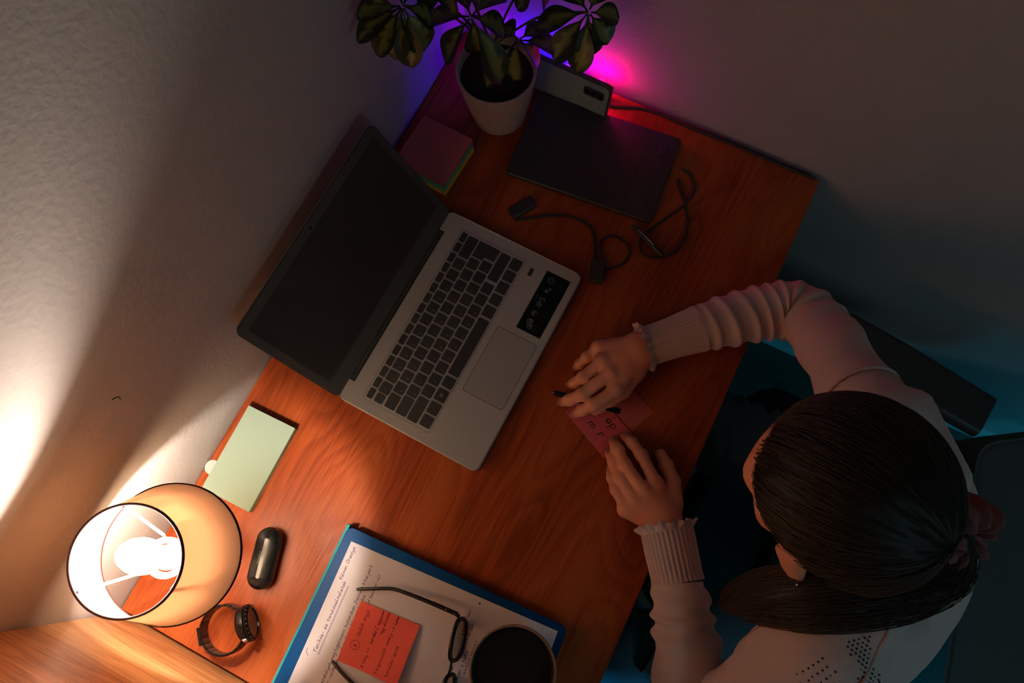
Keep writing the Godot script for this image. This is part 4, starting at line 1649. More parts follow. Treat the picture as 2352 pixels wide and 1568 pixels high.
func phone() -> void:
	var at := V(0.199, 0, 0.0535)
	var o := thing("smartphone", "grey smartphone in a dark case propped upright on its side behind the plant pot", "phone", at)
	# local: x along the long side, y up the width, z out of the back; leaning a little to the wall
	o.rotation = Vector3(-0.10, -0.02, 0)
	var b := MB.new()
	var up := Transform3D(Basis(Vector3(1, 0, 0), Vector3(0, 0, 1), Vector3(0, -1, 0)), Vector3(0, 0.0365, 0))
	b.prism(MB.round_rect(0.156, 0.073, 0.009, 6), -0.0048, 0.0036, 0.0012, up)
	part("case", b, M.phone_case, o)
	b = MB.new()
	b.prism(MB.round_rect(0.151, 0.068, 0.008, 6), 0.0034, 0.0046, 0.0004, up)
	part("back_panel", b, M.phone_back, o)
	b = MB.new()
	b.prism(MB.round_rect(0.034, 0.018, 0.004, 4), 0.0044, 0.0060, 0.0005, Transform3D(up.basis, Vector3(0.052, 0.0500, 0)))
	var cm := part("camera_block", b, M.black_plastic, o)
	for k in 3:
		b = MB.new()
		b.lathe([Vector2(0.0003, 0.0060), Vector2(0.0042, 0.0060), Vector2(0.0042, 0.0066), Vector2(0.0034, 0.0068), Vector2(0.0003, 0.0064)], 16, Transform3D(up.basis, Vector3(0.0415 + 0.0105 * k, 0.0500, 0)))
		part("lens", b, M.glossy_case, cm)
	b = MB.new()
	b.prism(MB.round_rect(0.150, 0.067, 0.008, 6), -0.0052, -0.0046, 0.0, up)
	part("screen", b, M.screen_glass, o)

func tablet_and_cables() -> void:
	var o := thing("drawing_tablet", "flat black drawing tablet lying on the desk in front of the phone", "tablet", V(0.2885, 0, 0.127))
	o.rotation.y = 0.09
	var b := MB.new()
	b.prism(MB.round_rect(0.236, 0.150, 0.008), 0.0, 0.009, 0.0015)
	part("body", b, M.black_plastic, o)
	b = MB.new()
	b.prism(MB.round_rect(0.165, 0.118, 0.003), 0.0088, 0.0094, 0.0002, Transform3D(Basis(), Vector3(-0.012, 0, 0)))
	part("drawing_area", b, M.dark_rubber, o)
	for k in 4:
		b = MB.new()
		b.prism(MB.round_rect(0.012, 0.020, 0.002), 0.0088, 0.0098, 0.0003, Transform3D(Basis(), Vector3(0.096, 0, -0.045 + 0.03 * k)))
		part("button", b, M.key_plastic, o)
	# the tablet's cable in loops
	var c := thing("usb_cable", "thin black cable looping over the desk between tablet and laptop", "cable", V(0.38, 0, 0.25))
	b = from(c)
	var p := [V(0.2265, 0.0022, 0.274), V(0.244, 0.0022, 0.262), V(0.272, 0.0022, 0.243), V(0.300, 0.0022, 0.232), V(0.335, 0.0022, 0.236), V(0.354, 0.0022, 0.262), V(0.361, 0.003, 0.279), V(0.380, 0.0045, 0.286), V(0.402, 0.0045, 0.266), V(0.400, 0.0045, 0.240), V(0.372, 0.005, 0.233), V(0.357, 0.0065, 0.252), V(0.372, 0.0055, 0.275)]
	b.tube(curve(p, 8), 0.0021, 8)
	part("wire", b, M.dark_rubber, c)
	b = from(c)
	b.tube(curve([V(0.419, 0.0022, 0.085), V(0.436, 0.0022, 0.090), V(0.450, 0.0022, 0.112), V(0.444, 0.0025, 0.142), V(0.430, 0.0045, 0.172), V(0.414, 0.005, 0.204), V(0.410, 0.005, 0.224), V(0.424, 0.005, 0.240), V(0.450, 0.004, 0.233), V(0.466, 0.0022, 0.205), V(0.464, 0.0022, 0.170), V(0.447, 0.0022, 0.138), V(0.432, 0.004, 0.120), V(0.421, 0.0022, 0.104)], 8), 0.0021, 8)
	part("wire", b, M.dark_rubber, c)
	b = from(c)
	b.box(Vector3(0.022, 0.011, 0.034), 0.002, Transform3D(Basis(Vector3.UP, 0.35), V(0.3735, 0.0057, 0.296)))
	part("plug", b, M.black_plastic, c)
	b = from(c)
	b.box(Vector3(0.020, 0.010, 0.042), 0.003, Transform3D(Basis(Vector3.UP, -0.55), V(0.2275, 0.0052, 0.252)))
	part("plug", b, M.black_plastic, c)
	# stylus lying across the loop
	var s := thing("stylus_pen", "black stylus with a silver line lying in the cable loop", "stylus", V(0.4155, 0, 0.2165))
	b = from(s)
	b.tube([V(0.3890, 0.0075, 0.2065), V(0.3930, 0.0075, 0.2080), V(0.4330, 0.0095, 0.2250), V(0.4450, 0.0100, 0.2300), V(0.4500, 0.0100, 0.2320)], [0.0012, 0.0035, 0.0048, 0.0048, 0.0030], 14)
	part("barrel", b, M.black_plastic, s)
	b = from(s)
	b.tube([V(0.4010, 0.01235, 0.2113), V(0.4310, 0.0141, 0.2240)], 0.0006, 6)  # thin silver line along the barrel
	part("silver_line", b, M.chrome, s, "silver line")
	# black power lead behind the phone, along the wall
	var w := thing("power_lead", "black lead running along the desk edge under the wall", "cable", V(0.36, 0, 0.02))
	b = from(w)
	b.tube(curve([V(0.262, 0.006, 0.036), V(0.285, 0.0022, 0.030), V(0.316, 0.0022, 0.017), V(0.345, 0.0022, 0.013), V(0.40, 0.0022, 0.014), V(0.47, 0.0022, 0.012), V(0.55, 0.0022, 0.013), V(0.609, 0.0022, 0.012)], 8), 0.0021, 8)
	part("wire", b, M.dark_rubber, w)

func written_notes() -> void:
	# two pink notes under the hands
	var im := Image.create(320, 320, false, Image.FORMAT_RGB8)
	im.fill(Color(0.85, 0.40, 0.43))
	var rng := RandomNumberGenerator.new()
	rng.seed = 71
	var ink := Color(0.12, 0.06, 0.10)
	write_line(im, "Ok. ép", Vector2(22, 64), 8.0, ink, 2.2, rng)
	write_line(im, "2. m r", Vector2(60, 150), 8.0, ink, 2.2, rng)
	var m := print_on("pink_note_print", im)
	var o := thing("sticky_note", "pink sticky note being written on between the two hands", "sticky note", V(0.4700, 0, 0.4990))
	o.rotation.y = -0.42
	var b := MB.new()
	b.prism(MB.round_rect(0.084, 0.052, 0.0006, 2), 0.0, 0.0006, 0.0)
	part("note_paper", b, M.pink_paper, o)
	b = MB.new()
	b.quad(Vector3(-0.042, 0.00075, 0.026), Vector3(0.042, 0.00075, 0.026), Vector3(0.042, 0.00075, -0.026), Vector3(-0.042, 0.00075, -0.026), [Vector2(0, 0.65), Vector2(1, 0.65), Vector2(1, 0), Vector2(0, 0)])
	part("writing", b, m, o)
	o = thing("sticky_note", "blank pink sticky note lying behind the writing hand", "sticky note", V(0.490, 0, 0.4555))
	o.rotation.y = -0.36
	b = MB.new()
	b.prism(MB.round_rect(0.076, 0.040, 0.0006, 2), 0.0, 0.0006, 0.0)
	part("note_paper", b, M.pink_paper, o)
	# the pen in the right hand
	var p := thing("pen", "black pen held in the right hand above the pink notes", "pen", V(0.43, 0.02, 0.485))
	var tip := V(0.4350, 0.0035, 0.5060)
	b = from(p)
	b.tube([V(0.3945, 0.0200, 0.4915), V(0.3990, 0.0205, 0.4905), V(0.4600, 0.0225, 0.4800), V(0.4900, 0.0235, 0.4750)], [0.0018, 0.0042, 0.0044, 0.0040], 14)
	part("barrel", b, M.glossy_case, p)
	b = from(p)
	b.ball(V(0.3942, 0.0200, 0.4916), Vector3.ONE * 0.0016, 10)
	part("tip", b, M.chrome, p)

# ---------------------------------------------------------------- the person

func finger(f: Field, p: Array, r0: float, r1: float) -> void:
	for i in p.size() - 1:
		var a := lerpf(r0, r1, i / float(p.size() - 1))
		var c := lerpf(r0, r1, (i + 1) / float(p.size() - 1))
		f.bone(p[i], p[i + 1], a, c, 0.0035)
	# a slightly thicker knuckle at each joint
	for i in range(1, p.size() - 1):
		f.bone(p[i], p[i], lerpf(r0, r1, i / float(p.size() - 1)) + 0.0007, lerpf(r0, r1, i / float(p.size() - 1)) + 0.0007, 0.004)

func hand_into(b: MB, wrist: Vector3, arm: Vector3, fingers: Array, thumb: Array, cell: float) -> void:
	var lo := wrist
	var hi := wrist
	for q in fingers + [thumb, [wrist, arm]]:
		for p in q:
			lo = lo.min(p)
			hi = hi.max(p)
	var f := Field.new(lo - Vector3.ONE * 0.035, hi + Vector3.ONE * 0.035, cell)
	var down := Vector3(0, 1, 0)
	# forearm and wrist, wider than thick
	f.bone(arm, wrist, 0.027, 0.0235, 0.01, down, 1.25)
	# metacarpals make the palm
	for k in 4:
		var m: Vector3 = fingers[k][0]
		var root := wrist.lerp(m, 0.12) + Vector3(0, -0.002, 0)
		f.bone(root, m - Vector3(0, 0.004, 0), 0.0150, 0.0098, 0.012)
		f.bone(root.lerp(m, 0.5) - Vector3(0, 0.007, 0), m - Vector3(0, 0.008, 0), 0.0125, 0.0085, 0.012)
		f.bone(m, m, 0.0098, 0.0098, 0.006)
	var rr := [0.0083, 0.0086, 0.0082, 0.0073]
	for k in 4:
		finger(f, fingers[k], rr[k] + 0.0006, rr[k] - 0.0018)
	f.bone(wrist.lerp(thumb[0], 0.25), thumb[0], 0.0150, 0.0115, 0.014)
	f.bone(thumb[0], thumb[1], 0.0115, 0.0100, 0.006)
	finger(f, thumb.slice(1), 0.0100, 0.0080)
	# keep clear of the desk
	f.mesh_into(b)

func nail_into(b: MB, p: Array, r: float) -> void:
	var d: Vector3 = (p[-1] - p[-2]).normalized()
	var side := d.cross(Vector3.UP).normalized()
	var up := side.cross(d).normalized()
	var rows := []
	for i in 5:
		var ring := PackedVector3Array()
		for j in 7:
			var s := (j / 6.0 - 0.5) * 2.0
			var along := lerpf(-0.006, r * 0.72, i / 4.0)
			var w := r * 0.72 * (1.0 if i < 4 else 0.7)
			var lift := r * 0.98 * cos(s * 0.75) - 0.0022 * maxf(0.0, i / 4.0 - 0.5)
			ring.append(p[-1] + d * along + side * (s * w) + up * lift)
		rows.append(ring)
	b.grid(rows)
	b.grid(rows, false, true)

# head axes: f forwards out of the face, u to the crown, l to the person's left
const HF := Vector3(-0.785, -0.590, -0.182)

func head_basis() -> Basis:
	var f := HF.normalized()
	var u := Vector3(-0.55, 0.79, -0.19)
	u = (u - f * f.dot(u)).normalized()
	return Basis(f, u, f.cross(u) * 1.0)

func person() -> void:
	var o := thing("person", "young woman in a pale knitted sweater writing at the desk, seen from above", "person", V(0.90, -DESK, 0.52))
	var hc := V(0.716, 0.297, 0.507)
	var hb := head_basis()
	if hb.z.z < 0:
		hb.z = -hb.z
	var H := func(x: float, y: float, z: float) -> Vector3: return hc + hb.x * x + hb.y * y + hb.z * z
	# joints
	var pelvis := V(0.920, -0.180, 0.515)
	var waist := V(0.890, -0.03, 0.515)
	var chest := V(0.828, 0.115, 0.515)
	var upper := V(0.788, 0.200, 0.510)
	var neck := V(0.770, 0.245, 0.508)
	var rs := V(0.758, 0.190, 0.392)
	var re := V(0.644, 0.060, 0.252)
	var rm := V(0.572, 0.050, 0.299)
	var rw := V(0.480, 0.044, 0.382)
	var ls := V(0.782, 0.205, 0.648)
	var le := V(0.727, 0.052, 0.775)
	var lw := V(0.604, 0.036, 0.587)
	var rk := V(0.600, -0.155, 0.395)
	var lk := V(0.672, -0.180, 0.765)
	var ra := V(0.66, -0.66, 0.38)
	var la := V(0.72, -0.66, 0.74)
	# ---- one body
	var b := from(o)
	var f := Field.new(V(0.44, -0.74, 0.17), V(1.12, 0.36, 0.88), 0.0125)
	var fwd := Vector3(-0.9, -0.35, 0)
	f.bone(pelvis + Vector3(0, 0, -0.06), pelvis + Vector3(0, 0, 0.06), 0.085, 0.085, 0.03)
	f.bone(waist + Vector3(0, 0, -0.05), waist + Vector3(0, 0, 0.05), 0.072, 0.072, 0.04)
	f.bone(chest + Vector3(0, 0, -0.055), chest + Vector3(0, 0, 0.055), 0.070, 0.070, 0.04)
	f.bone(pelvis, waist, 0.085, 0.072, 0.04)
	f.bone(waist, chest, 0.072, 0.070, 0.04)
	f.bone(chest, upper, 0.068, 0.046, 0.04)
	f.bone(upper, neck, 0.047, 0.046, 0.03)
	f.bone(upper, rs, 0.042, 0.032, 0.03)
	f.bone(upper, ls, 0.042, 0.032, 0.03)
	f.bone(rs, V(0.700, 0.116, 0.306), 0.032, 0.027, 0.02)
	f.bone(V(0.700, 0.116, 0.306), re, 0.027, 0.025, 0.02)
	f.bone(re, rm, 0.025, 0.023, 0.015)
	f.bone(rm, rw, 0.023, 0.020, 0.015)
	f.bone(ls, le, 0.032, 0.027, 0.02)
	f.bone(le, lw, 0.027, 0.020, 0.015)
	f.bone(pelvis + Vector3(-0.02, -0.01, -0.085), rk, 0.075, 0.050, 0.03)
	f.bone(rk, ra, 0.048, 0.034, 0.02)
	f.bone(pelvis + Vector3(-0.02, -0.01, 0.085), lk, 0.075, 0.050, 0.03)
	f.bone(lk, la, 0.048, 0.034, 0.02)
	for a in [ra, la]:
		f.bone(a + Vector3(0.02, -0.03, 0), a + Vector3(-0.12, -0.035, 0.0), 0.028, 0.022, 0.02)
	f.bone(neck, H.call(-0.035, -0.055, 0.0), 0.047, 0.050, 0.02)
	f.mesh_into(b)
	# head on a finer grid
	var reach := Vector3.ONE * 0.17
	f = Field.new(hc - reach, hc + reach, 0.0042)
	f.bone(H.call(-0.016, 0.012, 0), H.call(0.018, 0.014, 0), 0.071, 0.072, 0.02, hb.z, 1.06)
	f.bone(H.call(0.046, -0.018, 0), H.call(0.052, -0.072, 0), 0.052, 0.036, 0.03)
	f.bone(H.call(0.0, -0.045, 0.028), H.call(0.048, -0.078, 0.012), 0.034, 0.022, 0.02)
	f.bone(H.call(0.0, -0.045, -0.028), H.call(0.048, -0.078, -0.012), 0.034, 0.022, 0.02)
	f.bone(H.call(0.076, 0.016, -0.030), H.call(0.076, 0.016, 0.030), 0.018, 0.018, 0.015)
	for s in [-1.0, 1.0]:
		f.bone(H.call(0.066, -0.034, s * 0.036), H.call(0.060, -0.030, s * 0.046), 0.021, 0.019, 0.02)
		f.bone(H.call(0.083, -0.005, s * 0.031), H.call(0.083, -0.005, s * 0.031), 0.0125, 0.0125, 0.005)
		# ear: a thin shell with a lobe
		f.bone(H.call(0.006, 0.004, s * 0.086), H.call(0.008, -0.024, s * 0.090), 0.018, 0.013, 0.006, hb.z, 2.4)
		f.bone(H.call(0.010, -0.028, s * 0.088), H.call(0.013, -0.037, s * 0.089), 0.0075, 0.0075, 0.004, hb.z, 1.6)
	f.bone(H.call(0.092, 0.002, 0), H.call(0.112, -0.034, 0), 0.0070, 0.0095, 0.008)
	f.bone(H.call(0.100, -0.038, -0.008), H.call(0.100, -0.038, 0.008), 0.0075, 0.0075, 0.006)
	f.bone(H.call(0.090, -0.062, -0.014), H.call(0.090, -0.062, 0.014), 0.0085, 0.0085, 0.004)
	f.bone(H.call(0.088, -0.073, -0.011), H.call(0.088, -0.073, 0.011), 0.0085, 0.0085, 0.004)
	f.bone(H.call(0.074, -0.092, 0), H.call(0.074, -0.092, 0), 0.018, 0.018, 0.015)
	f.bone(H.call(-0.035, -0.050, 0), neck, 0.050, 0.047, 0.02)
	f.mesh_into(b)
	# hands on a fine grid
	var rf := [[V(0.471, 0.047, 0.455), V(0.454, 0.045, 0.486), V(0.442, 0.028, 0.498), V(0.435, 0.0105, 0.503)], [V(0.455, 0.051, 0.438), V(0.433, 0.045, 0.481), V(0.420, 0.030, 0.493), V(0.412, 0.0155, 0.497)], [V(0.438, 0.048, 0.427), V(0.424, 0.042, 0.458), V(0.416, 0.026, 0.467), V(0.411, 0.0120, 0.470)], [V(0.426, 0.040, 0.409), V(0.416, 0.033, 0.428), V(0.411, 0.021, 0.438), V(0.408, 0.0095, 0.442)]]
	var rt := [V(0.487, 0.034, 0.415), V(0.482, 0.026, 0.448), V(0.470, 0.021, 0.470), V(0.458, 0.019, 0.488)]
	hand_into(b, V(0.478, 0.043, 0.384), V(0.515, 0.048, 0.349), rf, rt, 0.0029)
	var lf := [[V(0.573, 0.034, 0.545), V(0.540, 0.027, 0.517), V(0.523, 0.017, 0.506), V(0.511, 0.0090, 0.501)], [V(0.563, 0.038, 0.562), V(0.526, 0.030, 0.540), V(0.510, 0.019, 0.524), V(0.499, 0.0095, 0.514)], [V(0.556, 0.036, 0.577), V(0.528, 0.028, 0.558), V(0.511, 0.018, 0.542), V(0.500, 0.0095, 0.531)], [V(0.551, 0.031, 0.592), V(0.529, 0.024, 0.575), V(0.518, 0.0155, 0.562), V(0.511, 0.0085, 0.552)]]
	var lt := [V(0.605, 0.026, 0.556), V(0.594, 0.021, 0.530), V(0.577, 0.0155, 0.513), V(0.565, 0.0105, 0.502)]
	hand_into(b, V(0.600, 0.034, 0.584), V(0.625, 0.040, 0.612), lf, lt, 0.0029)
	var body := part("body", b, M.skin, o)
	for k in 4:
		b = from(o)
		nail_into(b, rf[k], [0.0071, 0.0074, 0.0070, 0.0061][k])
		part("fingernail", b, M.nail, body)
		b = from(o)
		nail_into(b, lf[k], [0.0071, 0.0074, 0.0070, 0.0061][k])
		part("fingernail", b, M.nail, body)
	for s in [-1.0, 1.0]:
		b = from(o)
		b.tube(curve([H.call(0.086, 0.022, s * 0.012), H.call(0.087, 0.026, s * 0.028), H.call(0.078, 0.021, s * 0.044)], 5), 0.0022, 6)
		part("eyebrow", b, M.hair, body)
		b = from(o)
		b.tube(curve([H.call(0.0940, -0.009, s * 0.020), H.call(0.0955, -0.0125, s * 0.031), H.call(0.0890, -0.009, s * 0.043)], 5), 0.0012, 6)
		part("eyelash", b, M.hair, body)
	b = from(o)
	b.tube(curve([H.call(0.0935, -0.067, -0.019), H.call(0.0990, -0.0655, 0.0), H.call(0.0935, -0.067, 0.019)], 5), 0.0034, 8, true, 1.3)
	part("lips", b, M.lip, body)
	# two small studs and a ring in the left ear
	for q in [[0.008, -0.036, 0.0955], [0.014, -0.042, 0.0940], [0.000, -0.033, 0.0970]]:
		b = from(o)
		b.ball(H.call(q[0], q[1], q[2]), Vector3.ONE * 0.0022, 10)
		part("earring", b, M.chrome, o)
	clothes(o, pelvis, waist, chest, upper, neck, rs, ls, rk, lk, ra, la)
	hair(o, hc, hb, H)

func sleeve(b: MB, path: Array, radii: Array, fold, squash := 0.92) -> Array:
	# a tube with folds running across it
	var p := curve(path, 22)
	var n := p.size()
	var segs := 72
	var rr := []
	for i in n:
		var q := i / float(n - 1) * (radii.size() - 1)
		var k := mini(int(q), radii.size() - 2)
		rr.append(lerpf(radii[k], radii[k + 1], smoothstep(0.0, 1.0, q - k)))
	var rows := MB.rings(p, rr, segs, squash)
	for i in n:
		var c: Vector3 = p[i]
		for j in segs:
			var d: Vector3 = rows[i][j] - c
			rows[i][j] = c + d * (1.0 + fold.call(i / float(n - 1), TAU * j / segs) / rr[i])
	b.grid(rows, true)
	b.grid([rows[-1], MB.rings([p[-2], p[-1]], 0.01, segs)[1]], true)
	return p

func cuff(b: MB, a: Vector3, c: Vector3, r_hand: float, r_arm: float, squash: float, nseed: int) -> void:
	# ribs along the wrist, then a frill round the hand end; a is the hand end
	var segs := 204
	var ribs := 34
	var n := 18
	var pts := []
	for i in n:
		pts.append(c.lerp(a, i / float(n - 1)))
	var base := MB.rings(pts, 1.0, segs, squash)
	var axis := (a - c).normalized()
	var rng := RandomNumberGenerator.new()
	rng.seed = nseed
	var ph := rng.randf_range(0, TAU)
	var rows := []
	for i in n:
		var t := i / float(n - 1)
		var ring := PackedVector3Array()
		for j in segs:
			var ang := TAU * j / segs
			var r := lerpf(r_arm, r_hand, smoothstep(0.0, 0.8, t)) + 0.0013 * cos(ang * ribs) * smoothstep(0.0, 0.12, t) + 0.0025 * exp(-pow((t - 0.02) / 0.06, 2.0))
			ring.append(pts[i] + (base[i][j] - pts[i]) * r)
		rows.append(ring)
	for i in 9:
		var t := (i + 1) / 9.0
		var ring := PackedVector3Array()
		for j in segs:
			var ang := TAU * j / segs
			var wave := sin(ang * 13.0 + ph + 1.3 * sin(ang * 3.0)) + 0.35 * sin(ang * 29.0)
			var r := r_hand + 0.0072 * t + 0.0036 * wave * t
			var q = pts[-1] + (base[-1][j] - pts[-1]) * r + axis * (0.0105 * t + 0.0022 * t * sin(ang * 13.0 + ph + 1.9))
			q.y = maxf(q.y, DESK + 0.0015)
			ring.append(q)
		rows.append(ring)
	var back := []
	for i in 16:
		var src: PackedVector3Array = rows[rows.size() - 1 - i]
		var ring := PackedVector3Array()
		var m := Vector3.ZERO
		for p in src:
			m += p
		m /= src.size()
		for p in src:
			ring.append(p - (p - m).normalized() * (0.0012 if i > 0 else 0.0003))
		back.append(ring)
	b.grid(rows, true)
	b.grid([rows[-1], back[0]], true)
	b.grid(back, true)

func clothes(o: Node3D, pelvis: Vector3, waist: Vector3, chest: Vector3, upper: Vector3, neck: Vector3, rs: Vector3, ls: Vector3, rk: Vector3, lk: Vector3, ra: Vector3, la: Vector3) -> void:
	# jeans
	var b := from(o)
	var f := Field.new(V(0.50, -0.69, 0.27), V(1.12, 0.02, 0.90), 0.0095)
	f.bone(pelvis + Vector3(0, 0, -0.06), pelvis + Vector3(0, 0, 0.06), 0.106, 0.106, 0.03)
	f.bone(pelvis, waist.lerp(pelvis, 0.45), 0.11, 0.098, 0.03)
	for q in [[-1.0, rk, ra], [1.0, lk, la]]:
		f.bone(pelvis + Vector3(-0.02, -0.01, q[0] * 0.085), q[1], 0.084, 0.060, 0.03)
		f.bone(q[1], q[2], 0.058, 0.046, 0.02)
		# folds over the knee and in the lap
		for k in 5:
			var at: Vector3 = q[1] + Vector3(0.02 + 0.028 * k, 0.050 + 0.003 * k, 0)
			f.bone(at + Vector3(-0.02, -0.012, -0.05), at + Vector3(0.03, 0.004, 0.045), 0.010, 0.012, 0.012)
	f.mesh_into(b)
	part("jeans", b, M.denim, o)
	for a in [ra, la]:
		b = from(o)
		f = Field.new(a + Vector3(-0.17, -0.062, -0.06), a + Vector3(0.08, 0.05, 0.06), 0.008)
		f.bone(a + Vector3(0.02, -0.028, 0), a + Vector3(-0.12, -0.033, 0.0), 0.034, 0.027, 0.02)
		f.bone(a, a + Vector3(0, -0.03, 0), 0.038, 0.036, 0.02)
		f.mesh_into(b)
		part("sock", b, M.sock, o)
	# sweater: the trunk
	b = from(o)
	f = Field.new(V(0.62, -0.16, 0.26), V(1.09, 0.36, 0.78), 0.0075)
	f.bone(pelvis + Vector3(0.0, 0.07, -0.06), pelvis + Vector3(0.0, 0.07, 0.06), 0.100, 0.100, 0.03)
	f.bone(waist + Vector3(0, 0, -0.055), waist + Vector3(0, 0, 0.055), 0.092, 0.092, 0.05)
	f.bone(chest + Vector3(0.004, 0, -0.065), chest + Vector3(0.004, 0, 0.065), 0.088, 0.088, 0.05)
	f.bone(waist, chest, 0.09, 0.088, 0.04)
	f.bone(chest, upper, 0.088, 0.064, 0.04)
	f.bone(upper, neck, 0.066, 0.058, 0.03)
	f.bone(upper + Vector3(0.01, -0.005, 0), rs, 0.056, 0.046, 0.04)
	f.bone(upper + Vector3(0.01, -0.005, 0), ls, 0.058, 0.050, 0.04)
	f.bone(rs, rs.lerp(V(0.655, 0.062, 0.246), 0.35), 0.046, 0.042, 0.02)
	f.bone(ls, ls.lerp(V(0.727, 0.052, 0.775), 0.35), 0.055, 0.050, 0.02)
	# drapes running from the shoulders
	f.bone(V(0.80, 0.250, 0.60), V(0.755, 0.175, 0.685), 0.022, 0.018, 0.014)
	f.bone(V(0.845, 0.215, 0.59), V(0.775, 0.155, 0.715), 0.020, 0.018, 0.014)
	f.bone(V(0.765, 0.245, 0.615), V(0.735, 0.190, 0.650), 0.018, 0.014, 0.014)
	f.bone(V(0.84, 0.215, 0.42), V(0.785, 0.200, 0.350), 0.018, 0.014, 0.014)
	f.bone(V(0.790, 0.232, 0.590), V(0.742, 0.150, 0.705), 0.014, 0.011, 0.008)
	f.bone(V(0.815, 0.226, 0.610), V(0.770, 0.168, 0.710), 0.013, 0.011, 0.008)
	f.bone(V(0.755, 0.236, 0.600), V(0.722, 0.170, 0.668), 0.012, 0.010, 0.008)
	f.mesh_into(b)
	var sw := part("sweater", b, M.knit, o)
	# two bands of small knitted holes on the left shoulder
	b = from(o)
	for band in [[Vector2(0.785, 0.626), Vector2(0.030, 0.034), 5, 13], [Vector2(0.757, 0.668), Vector2(0.030, 0.012), 6, 5]]:
		var along: Vector2 = band[1]
		var across := Vector2(-along.y, along.x).normalized() * 0.0052
		for i in band[3]:
			for j in band[2]:
				if band[3] > 8 and (j < 1 or j > 3) and i > 3 and i < 9:
					continue
				var q: Vector2 = band[0] + along * (i / float(band[3] - 1)) + across * (j - 2 + 0.5 * (i % 2))
				var y := f.top(q.x, q.y)
				if y > 0.0:
					b.ball(Vector3(q.x, y + 0.0002, q.y), Vector3(0.0012, 0.0006, 0.0012), 8)
	part("pointelle_hole", b, M.knit_hole, sw).set_meta("kind", "stuff")
	# seam from the collar over the left shoulder
	b = from(o)
	var seam := []
	for i in 15:
		var q := Vector2(0.786, 0.560).lerp(Vector2(0.802, 0.668), i / 14.0) + Vector2(0.012 * sin(PI * i / 14.0), 0)
		var y := f.top(q.x, q.y)
		if y > 0.0:
			seam.append(Vector3(q.x, y + 0.0004, q.y))
	b.tube(seam, 0.0019, 6)
	part("shoulder_seam", b, M.knit, sw)
	# right sleeve: tight folds between elbow and cuff
	b = from(o)
	var folds := func(t: float, a: float) -> float:
		var side := 0.5 + 0.5 * cos(a - 0.6)
		var w := smoothstep(0.30, 0.45, t) * (1.0 - smoothstep(0.90, 1.0, t))
		var x := t * 30.0 + 0.55 * sin(a * 1.0 + 0.4) + 0.35 * sin(t * 19.0)
		var ridge := pow(0.5 + 0.5 * cos(TAU * x * 0.5), 2.2)
		var up := smoothstep(0.02, 0.12, t) * (1.0 - smoothstep(0.28, 0.4, t))
		return 0.0058 * w * (ridge - 0.35) * (0.45 + 0.55 * side) + 0.003 * up * sin(t * 30.0 + a * 2.0) + 0.0012 * sin(a * 3.0 + t * 14.0)
	sleeve(b, [V(0.765, 0.188, 0.396), V(0.735, 0.158, 0.356), V(0.699, 0.115, 0.303), V(0.668, 0.075, 0.258), V(0.640, 0.058, 0.248), V(0.607, 0.053, 0.268), V(0.572, 0.051, 0.298), V(0.536, 0.049, 0.328)], [0.048, 0.046, 0.043, 0.041, 0.041, 0.038, 0.036, 0.0315], folds)
	part("sleeve", b, M.knit, sw)
	b = from(o)
	cuff(b, V(0.488, 0.044, 0.376), V(0.540, 0.049, 0.325), 0.0270, 0.0310, 0.9, 3)
	part("cuff", b, M.knit, sw)
	# armhole seam
	b = from(o)
	var ring := []
	var sb := look(rs - V(0.655, 0.062, 0.246))
	for k in 33:
		var a := TAU * k / 32.0
		ring.append(rs.lerp(V(0.655, 0.062, 0.246), 0.22) + sb.x * (cos(a) * 0.0465) + sb.z * (sin(a) * 0.0465))
	b.tube(ring, 0.0022, 6, false)
	part("armhole_seam", b, M.knit, sw)
	# left sleeve: broad slanting folds
	b = from(o)
	var folds2 := func(t: float, a: float) -> float:
		var w := smoothstep(0.25, 0.4, t) * (1.0 - smoothstep(0.93, 1.0, t))
		var x := t * 19.0 + 0.9 * sin(a + 1.9) + 0.4 * sin(t * 23.0)
		var ridge := pow(0.5 + 0.5 * cos(TAU * x * 0.5), 1.7)
		return 0.0062 * w * (ridge - 0.4) + 0.0015 * sin(a * 3.0 + t * 9.0)
	sleeve(b, [V(0.782, 0.200, 0.640), V(0.772, 0.155, 0.690), V(0.755, 0.100, 0.745), V(0.735, 0.062, 0.785), V(0.712, 0.050, 0.762), V(0.686, 0.046, 0.714), V(0.666, 0.043, 0.678), V(0.648, 0.041, 0.648)], [0.054, 0.052, 0.048, 0.045, 0.045, 0.041, 0.037, 0.033], folds2)
	part("sleeve", b, M.knit, sw)
	b = from(o)
	cuff(b, V(0.611, 0.036, 0.596), V(0.648, 0.041, 0.648), 0.0335, 0.0320, 0.9, 8)
	part("cuff", b, M.knit, sw)
	# ribbed collar
	b = from(o)
	var cb := look(Vector3(-0.55, 0.83, 0))
	var cr := []
	for i in 5:
		var r := PackedVector3Array()
		for j in 120:
			var a := TAU * j / 120.0
			var rad := 0.062 + 0.006 * (i / 4.0) + 0.0010 * cos(a * 30.0)
			r.append(neck + Vector3(0.004, -0.008, 0) + cb.x * (cos(a) * rad) + cb.z * (sin(a) * rad * 1.12) + cb.y * (0.012 - 0.020 * i / 4.0))
		cr.append(r)
	b.grid(cr, true, true)
	b.grid(cr, true)
	part("collar", b, M.knit, sw)

